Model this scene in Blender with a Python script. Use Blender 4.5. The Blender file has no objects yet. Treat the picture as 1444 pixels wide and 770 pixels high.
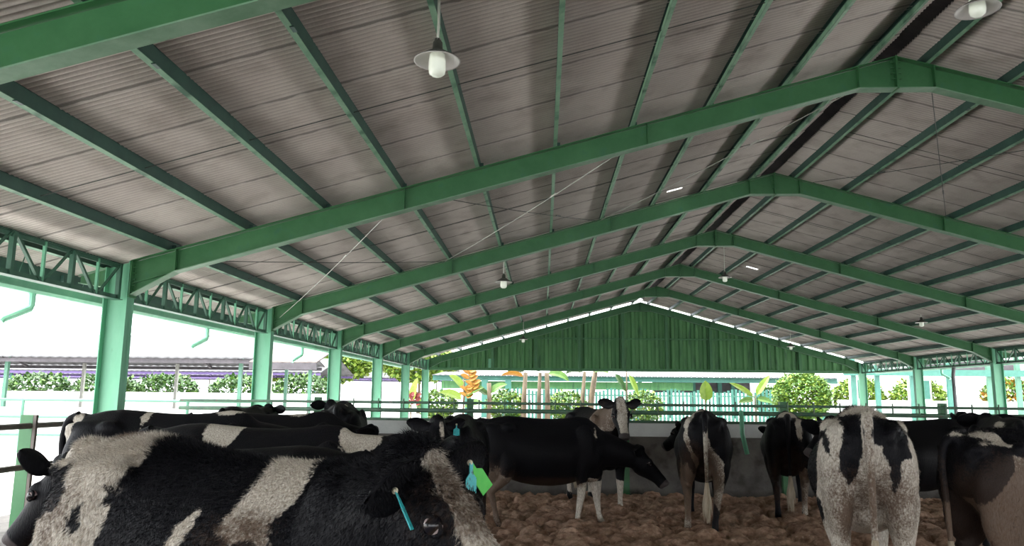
import bpy, math, random
import numpy as np
from mathutils import Vector, Matrix

SC = bpy.context.scene
COL = SC.collection
random.seed(7)
RNG = np.random.default_rng(11)
R = math.radians

# ------------------------------------------------------------------ camera, sky, exposure
EYE = 1.55
cam_d = bpy.data.cameras.new('camera')
cam = bpy.data.objects.new('camera', cam_d)
COL.objects.link(cam)
cam_d.sensor_width = 36.0
cam_d.lens = 1080.0 / 1444.0 * 36.0
cam_d.clip_end = 500
cam.matrix_world = (Matrix.Translation((0, 0, EYE)) @ Matrix.Rotation(0.0411, 4, 'Z')
                    @ Matrix.Rotation(math.pi / 2 + 0.1590, 4, 'X') @ Matrix.Rotation(0.0100, 4, 'Z'))
SC.camera = cam

world = bpy.data.worlds.new('overcast_sky')
SC.world = world
world.use_nodes = True
wn = world.node_tree.nodes
wl = world.node_tree.links
wn.clear()
w_out = wn.new('ShaderNodeOutputWorld')
w_bg = wn.new('ShaderNodeBackground')
w_tc = wn.new('ShaderNodeTexCoord')
w_no = wn.new('ShaderNodeTexNoise')
w_no.inputs['Scale'].default_value = 1.6
w_no.inputs['Detail'].default_value = 4
w_rp = wn.new('ShaderNodeValToRGB')
w_rp.color_ramp.elements[0].position = 0.3
w_rp.color_ramp.elements[0].color = (0.86, 0.93, 1.0, 1)
w_rp.color_ramp.elements[1].position = 0.7
w_rp.color_ramp.elements[1].color = (1, 1, 1, 1)
wl.new(w_tc.outputs['Generated'], w_no.inputs['Vector'])
wl.new(w_no.outputs['Fac'], w_rp.inputs['Fac'])
wl.new(w_rp.outputs['Color'], w_bg.inputs['Color'])
w_bg.inputs['Strength'].default_value = 3.2
wl.new(w_bg.outputs['Background'], w_out.inputs['Surface'])

sun_d = bpy.data.lights.new('sun', 'SUN')
sun_d.energy = 6.0
sun_d.angle = R(60)
sun_d.color = (1.0, 0.98, 0.95)
sun = bpy.data.objects.new('sun', sun_d)
COL.objects.link(sun)
sun.rotation_euler = (R(10), R(-22), 0)

SC.view_settings.view_transform = 'Standard'
SC.view_settings.look = 'None'
SC.view_settings.gamma = 1.0
SC.view_settings.exposure = 0.84
SC.view_settings.use_curve_mapping = False
SC.render.film_transparent = False
SC.cycles.max_bounces = 10
SC.cycles.diffuse_bounces = 7
SC.cycles.sample_clamp_indirect = 8


# ------------------------------------------------------------------ materials
def mat(name, c1, c2=None, rough=0.6, scale=3.0, contrast=(0.35, 0.65), bump=0.0, bscale=40.0, metal=0.0,
        stretch=(1, 1, 1), c3=None, s3=14.0, t3=(0.60, 0.68), emit=None):
    m = bpy.data.materials.new(name)
    m.use_nodes = True
    nt = m.node_tree
    b = nt.nodes['Principled BSDF']
    b.inputs['Roughness'].default_value = rough
    b.inputs['Metallic'].default_value = metal
    tc = nt.nodes.new('ShaderNodeTexCoord')
    mp = nt.nodes.new('ShaderNodeMapping')
    mp.inputs['Scale'].default_value = stretch
    nt.links.new(tc.outputs['Object'], mp.inputs['Vector'])
    n = nt.nodes.new('ShaderNodeTexNoise')
    n.inputs['Scale'].default_value = scale
    n.inputs['Detail'].default_value = 6
    n.inputs['Roughness'].default_value = 0.65
    nt.links.new(mp.outputs['Vector'], n.inputs['Vector'])
    r = nt.nodes.new('ShaderNodeValToRGB')
    r.color_ramp.elements[0].position = contrast[0]
    r.color_ramp.elements[1].position = contrast[1]
    r.color_ramp.elements[0].color = (*c1, 1)
    r.color_ramp.elements[1].color = (*(c2 or c1), 1)
    nt.links.new(n.outputs['Fac'], r.inputs['Fac'])
    out = r.outputs['Color']
    if c3:
        n3 = nt.nodes.new('ShaderNodeTexNoise')
        n3.inputs['Scale'].default_value = s3
        n3.inputs['Detail'].default_value = 5
        nt.links.new(mp.outputs['Vector'], n3.inputs['Vector'])
        r3 = nt.nodes.new('ShaderNodeValToRGB')
        r3.color_ramp.elements[0].position = t3[0]
        r3.color_ramp.elements[1].position = t3[1]
        nt.links.new(n3.outputs['Fac'], r3.inputs['Fac'])
        mx = nt.nodes.new('ShaderNodeMix')
        mx.data_type = 'RGBA'
        nt.links.new(r3.outputs['Color'], mx.inputs['Factor'])
        nt.links.new(out, mx.inputs['A'])
        mx.inputs['B'].default_value = (*c3, 1)
        out = mx.outputs['Result']
    nt.links.new(out, b.inputs['Base Color'])
    if bump:
        nb = nt.nodes.new('ShaderNodeTexNoise')
        nb.inputs['Scale'].default_value = bscale
        nb.inputs['Detail'].default_value = 6
        nt.links.new(mp.outputs['Vector'], nb.inputs['Vector'])
        bp = nt.nodes.new('ShaderNodeBump')
        bp.inputs['Strength'].default_value = bump
        bp.inputs['Distance'].default_value = 0.02
        nt.links.new(nb.outputs['Fac'], bp.inputs['Height'])
        nt.links.new(bp.outputs['Normal'], b.inputs['Normal'])
    if emit:
        b.inputs['Emission Color'].default_value = (*c1, 1)
        b.inputs['Emission Strength'].default_value = emit
    return m


M = {}
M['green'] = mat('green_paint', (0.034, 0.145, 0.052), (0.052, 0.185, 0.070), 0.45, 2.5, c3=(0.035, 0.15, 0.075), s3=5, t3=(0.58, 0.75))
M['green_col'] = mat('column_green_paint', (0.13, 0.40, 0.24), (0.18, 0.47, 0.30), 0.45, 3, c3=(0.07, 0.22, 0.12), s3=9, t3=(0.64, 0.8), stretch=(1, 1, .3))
M['purlin'] = mat('purlin_green_shaded', (0.024, 0.072, 0.058), (0.038, 0.10, 0.078), 0.5, 4)  # purlin green darkened to put the shade on the webs into the colour
M['purlin_lit'] = mat('purlin_green_lit', (0.20, 0.40, 0.26), (0.30, 0.50, 0.34), 0.5, 4, c3=(0.06, 0.16, 0.10), s3=3, t3=(0.52, 0.7))  # same green as the webs, lightened for the light on flange and lip
M['flange'] = mat('lit_dusty_flange', (0.13, 0.27, 0.16), (0.22, 0.37, 0.25), 0.5, 3)  # dusty rafter green, lightened for ground light on the undersides
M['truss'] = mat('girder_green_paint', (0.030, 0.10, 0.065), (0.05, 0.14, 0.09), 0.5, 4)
M['pale_green'] = mat('pale_green_paint', (0.25, 0.62, 0.42), (0.35, 0.70, 0.50), 0.5, 4)
M['mint'] = mat('mint_paint', (0.028, 0.125, 0.095), (0.04, 0.155, 0.12), 0.5, 4)
M['mint_light'] = mat('pale_mint_paint', (0.06, 0.17, 0.11), (0.08, 0.20, 0.14), 0.5, 4)
M['gable'] = mat('gable_green_sheet', (0.06, 0.20, 0.07), (0.10, 0.27, 0.10), 0.55, 1.5, c3=(0.04, 0.13, 0.055), s3=2.5, t3=(0.55, 0.7), stretch=(2, 1, .3))
M['rail'] = mat('fence_rail_paint', (0.05, 0.12, 0.075), (0.09, 0.19, 0.11), 0.5, 6, c3=(0.14, 0.11, 0.09), s3=20)
M['rail_brown'] = mat('weathered_rail', (0.10, 0.085, 0.075), (0.17, 0.14, 0.12), 0.6, 8)
M['wire'] = mat('galvanised_wire', (0.30, 0.30, 0.27), (0.40, 0.40, 0.36), 0.4, 9, metal=0.3)
M['darkwire'] = mat('dark_rod', (0.05, 0.06, 0.055), (0.08, 0.09, 0.08), 0.5, 9)
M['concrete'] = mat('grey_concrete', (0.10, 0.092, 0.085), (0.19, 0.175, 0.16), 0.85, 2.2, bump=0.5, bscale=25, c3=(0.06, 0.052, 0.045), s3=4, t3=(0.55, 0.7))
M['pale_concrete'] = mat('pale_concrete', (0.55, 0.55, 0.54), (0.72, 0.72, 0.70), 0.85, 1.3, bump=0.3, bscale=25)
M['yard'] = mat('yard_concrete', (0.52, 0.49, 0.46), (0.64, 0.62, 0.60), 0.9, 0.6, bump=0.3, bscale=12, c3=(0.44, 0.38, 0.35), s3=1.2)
M['grass'] = mat('grass_ground', (0.10, 0.22, 0.04), (0.28, 0.36, 0.12), 0.9, 0.8, bump=0.6, bscale=10)
M['white_wall'] = mat('white_wall', (0.75, 0.75, 0.74), (0.85, 0.85, 0.84), 0.8, 1.5)
M['white_roof'] = mat('weathered_light_roof', (0.095, 0.096, 0.10), (0.13, 0.13, 0.135), 0.8, 0.8, c3=(0.07, 0.068, 0.07), s3=2.0, t3=(.55, .7))
M['dark_soffit'] = mat('dark_timber', (0.06, 0.055, 0.06), (0.10, 0.09, 0.10), 0.8, 3)
M['purple'] = mat('violet_painted_fascia', (0.12, 0.08, 0.22), (0.16, 0.11, 0.28), 0.6, 3)
M['brown_roof'] = mat('grey_brown_roof_sheet', (0.16, 0.13, 0.12), (0.24, 0.20, 0.18), 0.8, 3)
M['enamel'] = mat('white_enamel', (0.62, 0.60, 0.58), (0.72, 0.70, 0.68), 0.35, 4)
M['shade_top'] = mat('dark_lamp_cap', (0.05, 0.055, 0.045), (0.09, 0.09, 0.075), 0.5, 9)
M['glass_bulb'] = mat('opal_glass', (0.80, 0.86, 0.74), (0.85, 0.90, 0.79), 0.25, 4, emit=0.12)
M['cable'] = mat('white_cable', (0.55, 0.58, 0.50), (0.65, 0.67, 0.60), 0.5, 9)
M['tag_cyan'] = mat('cyan_tag_plastic', (0.02, 0.42, 0.46), (0.04, 0.50, 0.52), 0.4, 60, c3=(0.03, 0.16, 0.17), s3=90, t3=(.56, .62))
M['tag_green'] = mat('bright_green_tag_plastic', (0.10, 0.62, 0.10), (0.14, 0.68, 0.13), 0.4, 30)
M['tag_pin'] = mat('cream_tag_pin', (0.65, 0.60, 0.42), (0.7, 0.65, 0.5), 0.4, 30)
M['hoof'] = mat('hoof_horn', (0.05, 0.04, 0.035), (0.12, 0.09, 0.07), 0.6, 20)
M['switch'] = mat('tail_switch_hair', (0.42, 0.34, 0.24), (0.62, 0.54, 0.42), 0.7, 30, stretch=(1, 1, .15), bump=.6, bscale=90)
M['switch_dark'] = mat('dark_tail_switch_hair', (0.05, 0.035, 0.03), (0.16, 0.11, 0.08), 0.7, 30, stretch=(1, 1, .15), bump=.6, bscale=90)
M['leaf'] = mat('leaf_green', (0.05, 0.13, 0.013), (0.10, 0.20, 0.03), 0.5, 4)
M['leaf_dark'] = mat('deep_leaf_green', (0.02, 0.06, 0.012), (0.045, 0.11, 0.02), 0.5, 4)
M['leaf_yellow'] = mat('yellow_green_leaf', (0.13, 0.22, 0.014), (0.20, 0.28, 0.035), 0.5, 4)
M['flower'] = mat('orange_flower', (0.30, 0.11, 0.008), (0.34, 0.17, 0.012), 0.5, 10)
M['red'] = mat('red_flower', (0.15, 0.012, 0.010), (0.18, 0.025, 0.02), 0.5, 10)
M['stem'] = mat('dry_banana_stem', (0.06, 0.042, 0.025), (0.19, 0.145, 0.095), 0.85, 5, stretch=(1, 1, .2), bump=.5, bscale=20)
M['bedding'] = mat('brown_bedding', (0.30, 0.165, 0.105), (0.70, 0.47, 0.34), 0.95, 11, contrast=(.35, .65), bump=1.0, bscale=120, c3=(0.74, 0.55, 0.43), s3=30, t3=(.6, .75))


def roof_mat():
    m = mat('corrugated_fibre_cement', (0.54, 0.49, 0.45), (0.66, 0.61, 0.56), 0.9, 0.7, c3=(0.42, 0.37, 0.33), s3=2.2, t3=(.50, .78), bump=.25, bscale=30)
    nt = m.node_tree
    b = nt.nodes['Principled BSDF']
    out = nt.nodes['Material Output']
    tc = nt.nodes.new('ShaderNodeTexCoord')
    sx = nt.nodes.new('ShaderNodeSeparateXYZ')
    nt.links.new(tc.outputs['Object'], sx.inputs['Vector'])

    def math_(op, a, bb):
        n = nt.nodes.new('ShaderNodeMath')
        n.operation = op
        for i, v in enumerate((a, bb)):
            if isinstance(v, (int, float)):
                n.inputs[i].default_value = v
            else:
                nt.links.new(v, n.inputs[i])
        return n.outputs[0]
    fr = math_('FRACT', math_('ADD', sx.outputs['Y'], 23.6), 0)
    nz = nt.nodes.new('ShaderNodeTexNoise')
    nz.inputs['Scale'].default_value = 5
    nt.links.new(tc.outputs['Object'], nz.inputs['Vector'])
    trough = math_('MULTIPLY', math_('ADD', math_('SINE', math_('MULTIPLY', math_('ADD', sx.outputs['Y'], 23.6), 2 * math.pi * 13), 0), 1.0), 0.19)  # wave shading of the corrugation, put into the colour as dark stripes
    lap_shade = math_('MULTIPLY', math_('LESS_THAN', fr, math_('ADD', math_('MULTIPLY', nz.outputs['Fac'], 0.03), .022)), 0.62)  # gap shadow at each sheet joint, painted as a dark line
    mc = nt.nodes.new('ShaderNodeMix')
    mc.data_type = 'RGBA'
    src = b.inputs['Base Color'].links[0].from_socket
    nt.links.new(math_('MAXIMUM', lap_shade, trough), mc.inputs['Factor'])
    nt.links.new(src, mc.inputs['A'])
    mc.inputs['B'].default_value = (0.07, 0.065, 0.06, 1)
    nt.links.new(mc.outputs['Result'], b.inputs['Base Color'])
    # two broken holes in the sheets: the sky really shows through
    tot = None
    for (hx, hy, wx, wy) in HOLES:
        a = math_('LESS_THAN', math_('ABSOLUTE', math_('SUBTRACT', sx.outputs['X'], hx), 0), wx)
        c = math_('LESS_THAN', math_('ABSOLUTE', math_('SUBTRACT', sx.outputs['Y'], hy), 0), wy)
        p = math_('MULTIPLY', a, c)
        tot = p if tot is None else math_('MAXIMUM', tot, p)
    tr = nt.nodes.new('ShaderNodeBsdfTransparent')
    mx = nt.nodes.new('ShaderNodeMixShader')
    nt.links.new(tot, mx.inputs[0])
    nt.links.new(b.outputs[0], mx.inputs[1])
    nt.links.new(tr.outputs[0], mx.inputs[2])
    nt.links.new(mx.outputs[0], out.inputs['Surface'])
    return m


def coat_mat():
    m = bpy.data.materials.new('cow_coat')
    m.use_nodes = True
    nt = m.node_tree
    N, Lk = nt.nodes, nt.links
    b = N['Principled BSDF']
    at = N.new('ShaderNodeAttribute')
    at.attribute_name = 'coat'
    sp = N.new('ShaderNodeSeparateColor')
    Lk.new(at.outputs['Color'], sp.inputs['Color'])
    tc = N.new('ShaderNodeTexCoord')

    def noise(scale, detail=4, stretch=None, rough=.6):
        n = N.new('ShaderNodeTexNoise')
        n.inputs['Scale'].default_value = scale
        n.inputs['Detail'].default_value = detail
        n.inputs['Roughness'].default_value = rough
        if stretch:
            mp = N.new('ShaderNodeMapping')
            mp.inputs['Scale'].default_value = stretch
            Lk.new(tc.outputs['Object'], mp.inputs['Vector'])
            Lk.new(mp.outputs['Vector'], n.inputs['Vector'])
        else:
            Lk.new(tc.outputs['Object'], n.inputs['Vector'])
        return n.outputs['Fac']

    def ma(op, a, bb=0.0, c=0.0):
        n = N.new('ShaderNodeMath')
        n.operation = op
        for i, v in enumerate((a, bb, c)):
            if isinstance(v, (int, float)):
                n.inputs[i].default_value = v
            else:
                Lk.new(v, n.inputs[i])
        return n.outputs[0]

    def mr(v, a, c, lo=0.0, hi=1.0):
        n = N.new('ShaderNodeMapRange')
        n.interpolation_type = 'SMOOTHSTEP'
        Lk.new(v, n.inputs['Value'])
        n.inputs['From Min'].default_value = a
        n.inputs['From Max'].default_value = c
        n.inputs['To Min'].default_value = lo
        n.inputs['To Max'].default_value = hi
        return n.outputs['Result']

    def mix(f, a, bb):
        n = N.new('ShaderNodeMix')
        n.data_type = 'RGBA'
        Lk.new(f, n.inputs['Factor'])
        for k, v in (('A', a), ('B', bb)):
            if isinstance(v, tuple):
                n.inputs[k].default_value = (*v, 1)
            else:
                Lk.new(v, n.inputs[k])
        return n.outputs['Result']
    big = ma('MULTIPLY_ADD', noise(7, 5), 0.09, -0.045)
    fine = ma('MULTIPLY_ADD', noise(70, 3, (1, 1, .35)), 0.030, -0.015)
    w = mr(ma('ADD', ma('ADD', sp.outputs[0], big), fine), -0.006, 0.006)
    hairn = noise(140, 3, (1, 1, .22))
    black = mix(hairn, (0.002, 0.002, 0.0035), (0.009, 0.0088, 0.0115))
    white = mix(mr(hairn, .3, .7), (0.42, 0.36, 0.29), (0.74, 0.69, 0.61))
    dn = ma('ADD', ma('ADD', sp.outputs[1], ma('MULTIPLY_ADD', noise(9, 6, None, .7), 0.6, -0.30)), ma('MULTIPLY_ADD', noise(75, 3), 0.6, -0.30))
    dw = ma('MULTIPLY', mr(dn, -0.02, 0.34), 0.90)
    db = ma('MULTIPLY', mr(dn, 0.10, 0.35), 0.40)
    white = mix(dw, white, (0.10, 0.057, 0.035))
    black = mix(db, black, (0.075, 0.045, 0.030))
    c = mix(w, black, white)
    c = mix(mr(sp.outputs[2], -0.004, 0.006), c, (0.10, 0.085, 0.085))
    Lk.new(c, b.inputs['Base Color'])
    b.inputs['Roughness'].default_value = 0.52
    b.inputs['Specular IOR Level'].default_value = 0.14
    bp = N.new('ShaderNodeBump')
    bp.inputs['Strength'].default_value = 0.55
    bp.inputs['Distance'].default_value = 0.012
    Lk.new(hairn, bp.inputs['Height'])
    Lk.new(bp.outputs['Normal'], b.inputs['Normal'])
    return m


def eye_mat():
    m = bpy.data.materials.new('cow_eye')
    m.use_nodes = True
    nt = m.node_tree
    b = nt.nodes['Principled BSDF']
    at = nt.nodes.new('ShaderNodeAttribute')
    at.attribute_name = 'iris'
    r = nt.nodes.new('ShaderNodeValToRGB')
    r.color_ramp.interpolation = 'LINEAR'
    e = r.color_ramp.elements
    e[0].position = 0.0
    e[0].color = (0.42, 0.26, 0.26, 1)
    e[1].position = 0.33
    e[1].color = (0.55, 0.45, 0.44, 1)
    a = e.new(0.40)
    a.color = (0.03, 0.018, 0.012, 1)
    a = e.new(0.9)
    a.color = (0.004, 0.004, 0.008, 1)
    nt.links.new(at.outputs['Fac'], r.inputs['Fac'])
    nt.links.new(r.outputs['Color'], b.inputs['Base Color'])
    b.inputs['Roughness'].default_value = 0.22
    return m


HOLES = [(2.90, 16.55, 0.17, 0.07), (7.42, 27.2, 0.20, 0.14)]
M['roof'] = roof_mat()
M['coat'] = coat_mat()
M['eye'] = eye_mat()


# ------------------------------------------------------------------ mesh helpers
class MB:
    def __init__(s):
        s.v = []
        s.f = []

    def add(s, vs, fs):
        o = len(s.v)
        s.v.extend([tuple(p) for p in vs])
        s.f.extend([tuple(i + o for i in f) for f in fs])
        return s

    def box(s, x0, x1, y0, y1, z0, z1):
        vs = [(x, y, z) for x in (x0, x1) for y in (y0, y1) for z in (z0, z1)]
        return s.add(vs, [(0, 1, 3, 2), (4, 6, 7, 5), (0, 4, 5, 1), (2, 3, 7, 6), (0, 2, 6, 4), (1, 5, 7, 3)])

    def prism_y(s, poly, y0, y1):
        n = len(poly)
        vs = [(x, y0, z) for x, z in poly] + [(x, y1, z) for x, z in poly]
        fs = [tuple(range(n)), tuple(range(2 * n - 1, n - 1, -1))]
        fs += [(i, i + n, (i + 1) % n + n, (i + 1) % n) for i in range(n)]
        return s.add(vs, fs)

    def prism_x(s, poly, x0, x1):
        n = len(poly)
        vs = [(x0, y, z) for y, z in poly] + [(x1, y, z) for y, z in poly]
        fs = [tuple(range(n)), tuple(range(2 * n - 1, n - 1, -1))]
        fs += [(i, i + n, (i + 1) % n + n, (i + 1) % n) for i in range(n)]
        return s.add(vs, fs)

    def tube(s, pts, r, n=8, cap=True):
        pts = [Vector(p) for p in pts]
        rs = r if isinstance(r, (list, tuple)) else [r] * len(pts)
        rings = []
        up = None
        for i, p in enumerate(pts):
            a = pts[max(i - 1, 0)]
            b = pts[min(i + 1, len(pts) - 1)]
            d = (b - a).normalized()
            if up is None:
                up = Vector((0, 0, 1)) if abs(d.z) < 0.9 else Vector((1, 0, 0))
            u = d.cross(up).normalized()
            v = u.cross(d).normalized()
            up = v
            rings.append([p + (u * math.cos(2 * math.pi * k / n) + v * math.sin(2 * math.pi * k / n)) * rs[i] for k in range(n)])
        vs = [q for g in rings for q in g]
        fs = []
        for i in range(len(pts) - 1):
            for k in range(n):
                k2 = (k + 1) % n
                fs.append((i * n + k, i * n + k2, (i + 1) * n + k2, (i + 1) * n + k))
        if cap:
            fs.append(tuple(range(n - 1, -1, -1)))
            fs.append(tuple((len(pts) - 1) * n + k for k in range(n)))
        return s.add(vs, fs)

    def lathe(s, prof, c=(0, 0, 0), n=24):
        # closed by fans when the profile starts/ends on the axis
        vs, fs = [], []
        for r, z in prof:
            for k in range(n):
                a = 2 * math.pi * k / n
                vs.append((c[0] + r * math.cos(a), c[1] + r * math.sin(a), c[2] + z))
        for i in range(len(prof) - 1):
            for k in range(n):
                k2 = (k + 1) % n
                fs.append((i * n + k, i * n + k2, (i + 1) * n + k2, (i + 1) * n + k))
        return s.add(vs, fs)

    def ellipsoid(s, c, r, frame=None, nu=16, nv=10):
        c = Vector(c)
        vs = []
        for j in range(1, nv):
            ph = math.pi * j / nv
            for i in range(nu):
                th = 2 * math.pi * i / nu
                vs.append((math.sin(ph) * math.cos(th), math.sin(ph) * math.sin(th), math.cos(ph)))
        vs += [(0, 0, 1), (0, 0, -1)]
        fr = frame or (Vector((1, 0, 0)), Vector((0, 1, 0)), Vector((0, 0, 1)))
        vs = [c + fr[0] * (p[0] * r[0]) + fr[1] * (p[1] * r[1]) + fr[2] * (p[2] * r[2]) for p in vs]
        fs = []
        for j in range(nv - 2):
            for i in range(nu):
                i2 = (i + 1) % nu
                fs.append((j * nu + i, (j + 1) * nu + i, (j + 1) * nu + i2, j * nu + i2))
        t, bb = len(vs) - 2, len(vs) - 1
        for i in range(nu):
            i2 = (i + 1) % nu
            fs.append((t, i, i2))
            fs.append((bb, (nv - 2) * nu + i2, (nv - 2) * nu + i))
        return s.add(vs, fs)

    def loft(s, secs, n=28):
        # secs: (centre, u, v, a, b, power, top narrowing, bottom narrowing)
        vs, fs = [], []
        for c, u, v, a, b, p, tk, bk in secs:
            c, u, v = Vector(c), Vector(u), Vector(v)
            for k in range(n):
                t = 2 * math.pi * k / n
                X, Y = math.cos(t), math.sin(t)
                X = math.copysign(abs(X) ** (2 / p), X)
                Y = math.copysign(abs(Y) ** (2 / p), Y)
                X *= 1 - tk * max(Y, 0) ** 1.5 - bk * max(-Y, 0) ** 1.5
                vs.append(c + u * (a * X) + v * (b * Y))
        m = len(secs)
        for i in range(m - 1):
            for k in range(n):
                k2 = (k + 1) % n
                fs.append((i * n + k, i * n + k2, (i + 1) * n + k2, (i + 1) * n + k))
        fs.append(tuple(range(n - 1, -1, -1)))
        fs.append(tuple((m - 1) * n + k for k in range(n)))
        return s.add(vs, fs)

    def build(s, name, m, parent=None, smooth=False):
        me = bpy.data.meshes.new(name)
        me.from_pydata(s.v, [], s.f)
        me.materials.append(m)
        if smooth:
            me.polygons.foreach_set('use_smooth', [True] * len(me.polygons))
        me.update()
        o = bpy.data.objects.new(name, me)
        COL.objects.link(o)
        if parent:
            o.parent = parent
        return o


def tag(o, label=None, cat=None, group=None, kind=None):
    if label: o['label'] = label
    if cat: o['category'] = cat
    if group: o['group'] = group
    if kind: o['kind'] = kind
    return o


def empty(name, loc=(0, 0, 0), rz=0, label=None, cat=None, group=None):
    o = bpy.data.objects.new(name, None)
    COL.objects.link(o)
    o.location = loc
    o.rotation_euler = (0, 0, rz)
    o.empty_display_size = 0.2
    return tag(o, label, cat, group)


def copy_tree(o, parent=None):
    c = o.copy()
    COL.objects.link(c)
    c.parent = parent
    for ch in [q for q in KIDS(o)]:
        copy_tree(ch, c)
    return c


def KIDS(o):
    return [q for q in bpy.data.objects if q.parent == o]


ORD = ['first', 'second', 'third', 'fourth', 'fifth', 'sixth', 'seventh', 'eighth', 'ninth', 'tenth', 'eleventh', 'twelfth']

# ------------------------------------------------------------------ barn frame dimensions
XA, ZA = 5.20, 6.57            # ridge, top of rafters
HS = 11.27                     # half span between inner column faces
ZE = 3.47
SL = (ZA - ZE) / HS            # roof slope
XL, XR = XA - HS, XA + HS
Y1, BAY = 10.97, 6.0           # first full portal frame, bay length
ZROOF = 0.17                   # sheets above rafter top
CW = 0.36                      # column depth
def ztop(x): return ZA - SL * abs(x - XA)

# ------------------------------------------------------------------ ground
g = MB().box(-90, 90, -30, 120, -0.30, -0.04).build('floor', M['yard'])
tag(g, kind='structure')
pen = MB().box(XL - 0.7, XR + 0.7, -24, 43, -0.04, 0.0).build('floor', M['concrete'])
tag(pen, kind='structure')

def bedding():
    x0, x1, y0, y1 = -3.2, 11.5, 3.2, 12.05
    d = 0.019
    nx, ny = int((x1 - x0) / d), int((y1 - y0) / d)
    X, Y = np.meshgrid(np.linspace(x0, x1, nx), np.linspace(y0, y1, ny), indexing='ij')
    Z = np.zeros_like(X)
    # clods: many overlapping domes
    def vnoise(X, Y, s, seed):
        r = np.random.default_rng(seed)
        G = r.random((int((x1 - x0) / s) + 4, int((y1 - y0) / s) + 4))
        gx, gy = (X - x0) / s, (Y - y0) / s
        ix, iy = gx.astype(int), gy.astype(int)
        fx, fy = gx - ix, gy - iy
        fx, fy = fx * fx * (3 - 2 * fx), fy * fy * (3 - 2 * fy)
        return (G[ix, iy] * (1 - fx) + G[ix + 1, iy] * fx) * (1 - fy) + (G[ix, iy + 1] * (1 - fx) + G[ix + 1, iy + 1] * fx) * fy
    Z += 0.035 * vnoise(X, Y, 0.8, 1)
    rr = np.random.default_rng(5)
    H = np.zeros_like(X)
    for _ in range(15000):
        cx, cy = rr.uniform(x0, x1), rr.uniform(y0, y1)
        rad = rr.uniform(0.03, 0.06) if rr.random() < .75 else rr.uniform(.07, .15)
        lift = rr.uniform(0, .05)
        i0, i1 = max(int((cx - rad - x0) / d), 0), min(int((cx + rad - x0) / d) + 2, nx)
        j0, j1 = max(int((cy - rad - y0) / d), 0), min(int((cy + rad - y0) / d) + 2, ny)
        sub = 1 - ((X[i0:i1, j0:j1] - cx) ** 2 + (Y[i0:i1, j0:j1] - cy) ** 2) / rad ** 2
        h = np.sqrt(np.clip(sub, 0, 1)) * rad * 0.55 + (sub > 0) * lift * np.clip(sub * 3, 0, 1)
        H[i0:i1, j0:j1] = np.maximum(H[i0:i1, j0:j1], h)
    Z += H + 0.030 * vnoise(X, Y, 0.11, 4) + 0.034 * vnoise(X, Y, 0.055, 2) + 0.018 * vnoise(X, Y, 0.026, 3)
    edge = np.minimum.reduce([X - x0, x1 - X, Y - y0, (y1 - Y) + .05])
    Z *= np.clip(edge / 0.4, 0.02, 1)
    Z += 0.002
    me = bpy.data.meshes.new('bedding')
    vs = np.stack([X, Y, Z], -1).reshape(-1, 3)
    idx = np.arange(nx * ny).reshape(nx, ny)
    q = np.stack([idx[:-1, :-1], idx[1:, :-1], idx[1:, 1:], idx[:-1, 1:]], -1).reshape(-1, 4)
    me.from_pydata(vs.tolist(), [], q.tolist())
    me.polygons.foreach_set('use_smooth', [True] * len(me.polygons))
    me.materials.append(M['bedding'])
    o = bpy.data.objects.new('bedding', me)
    COL.objects.link(o)
    tag(o, 'loose clumpy brown bedding spread over the pen floor', 'bedding', kind='stuff')
bedding()

# ------------------------------------------------------------------ roof sheets
def roof_side(sg, name):
    """corrugated sheets, waves run down the slope; each 1 m sheet laps its neighbour"""
    y0, y1, pitch, ns = -23.6, 41.4, 1.0 / 13, 6
    xr = XA + sg * 0.14
    xe = XA + sg * (HS + 1.25)
    vs, fs = [], []
    row = 0
    ys = []
    y = y0
    while y < y1 - 1e-6:
        n = 13 * ns
        for k in range(n + 2):
            yy = y + (k / n) * 1.0
            zz = 0.018 * math.sin(2 * math.pi * (yy - y0) / pitch) - 0.010 * (1 - 2 * k / n)
            ys.append((yy, zz))
        y += 1.0
    segs = 5
    for yy, zz in ys:
        for j in range(segs + 1):
            x = xr + (xe - xr) * j / segs
            vs.append((x, yy, ztop(x) + ZROOF + zz))
    for i in range(len(ys) - 1):
        for j in range(segs):
            a = i * (segs + 1) + j
            fs.append((a, a + 1, a + segs + 2, a + segs + 1))
    me = bpy.data.meshes.new(name)
    me.from_pydata(vs, [], fs)
    me.polygons.foreach_set('use_smooth', [True] * len(me.polygons))
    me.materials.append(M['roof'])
    o = bpy.data.objects.new(name, me)
    COL.objects.link(o)
    s = o.modifiers.new('thickness', 'SOLIDIFY')
    s.thickness = 0.006
    s.offset = 1 if sg < 0 else -1
    tag(o, 'grey brown corrugated roof sheets seen from below, %s slope' % ('left' if sg < 0 else 'right'), 'roof', kind='structure')
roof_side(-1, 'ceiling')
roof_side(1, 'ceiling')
rc = MB()
rc.prism_y([(XA - .42, ztop(XA - .42) + ZROOF + .03), (XA, ZA + ZROOF + .13), (XA + .42, ztop(XA + .42) + ZROOF + .03),
            (XA + .42, ztop(XA + .42) + ZROOF + .045), (XA, ZA + ZROOF + .15), (XA - .42, ztop(XA - .42) + ZROOF + .045)], -23.6, 41.4)
tag(rc.build('trim_1', M['dark_soffit']), 'dark ridge capping along the roof peak', 'ridge cap', kind='structure')

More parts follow.
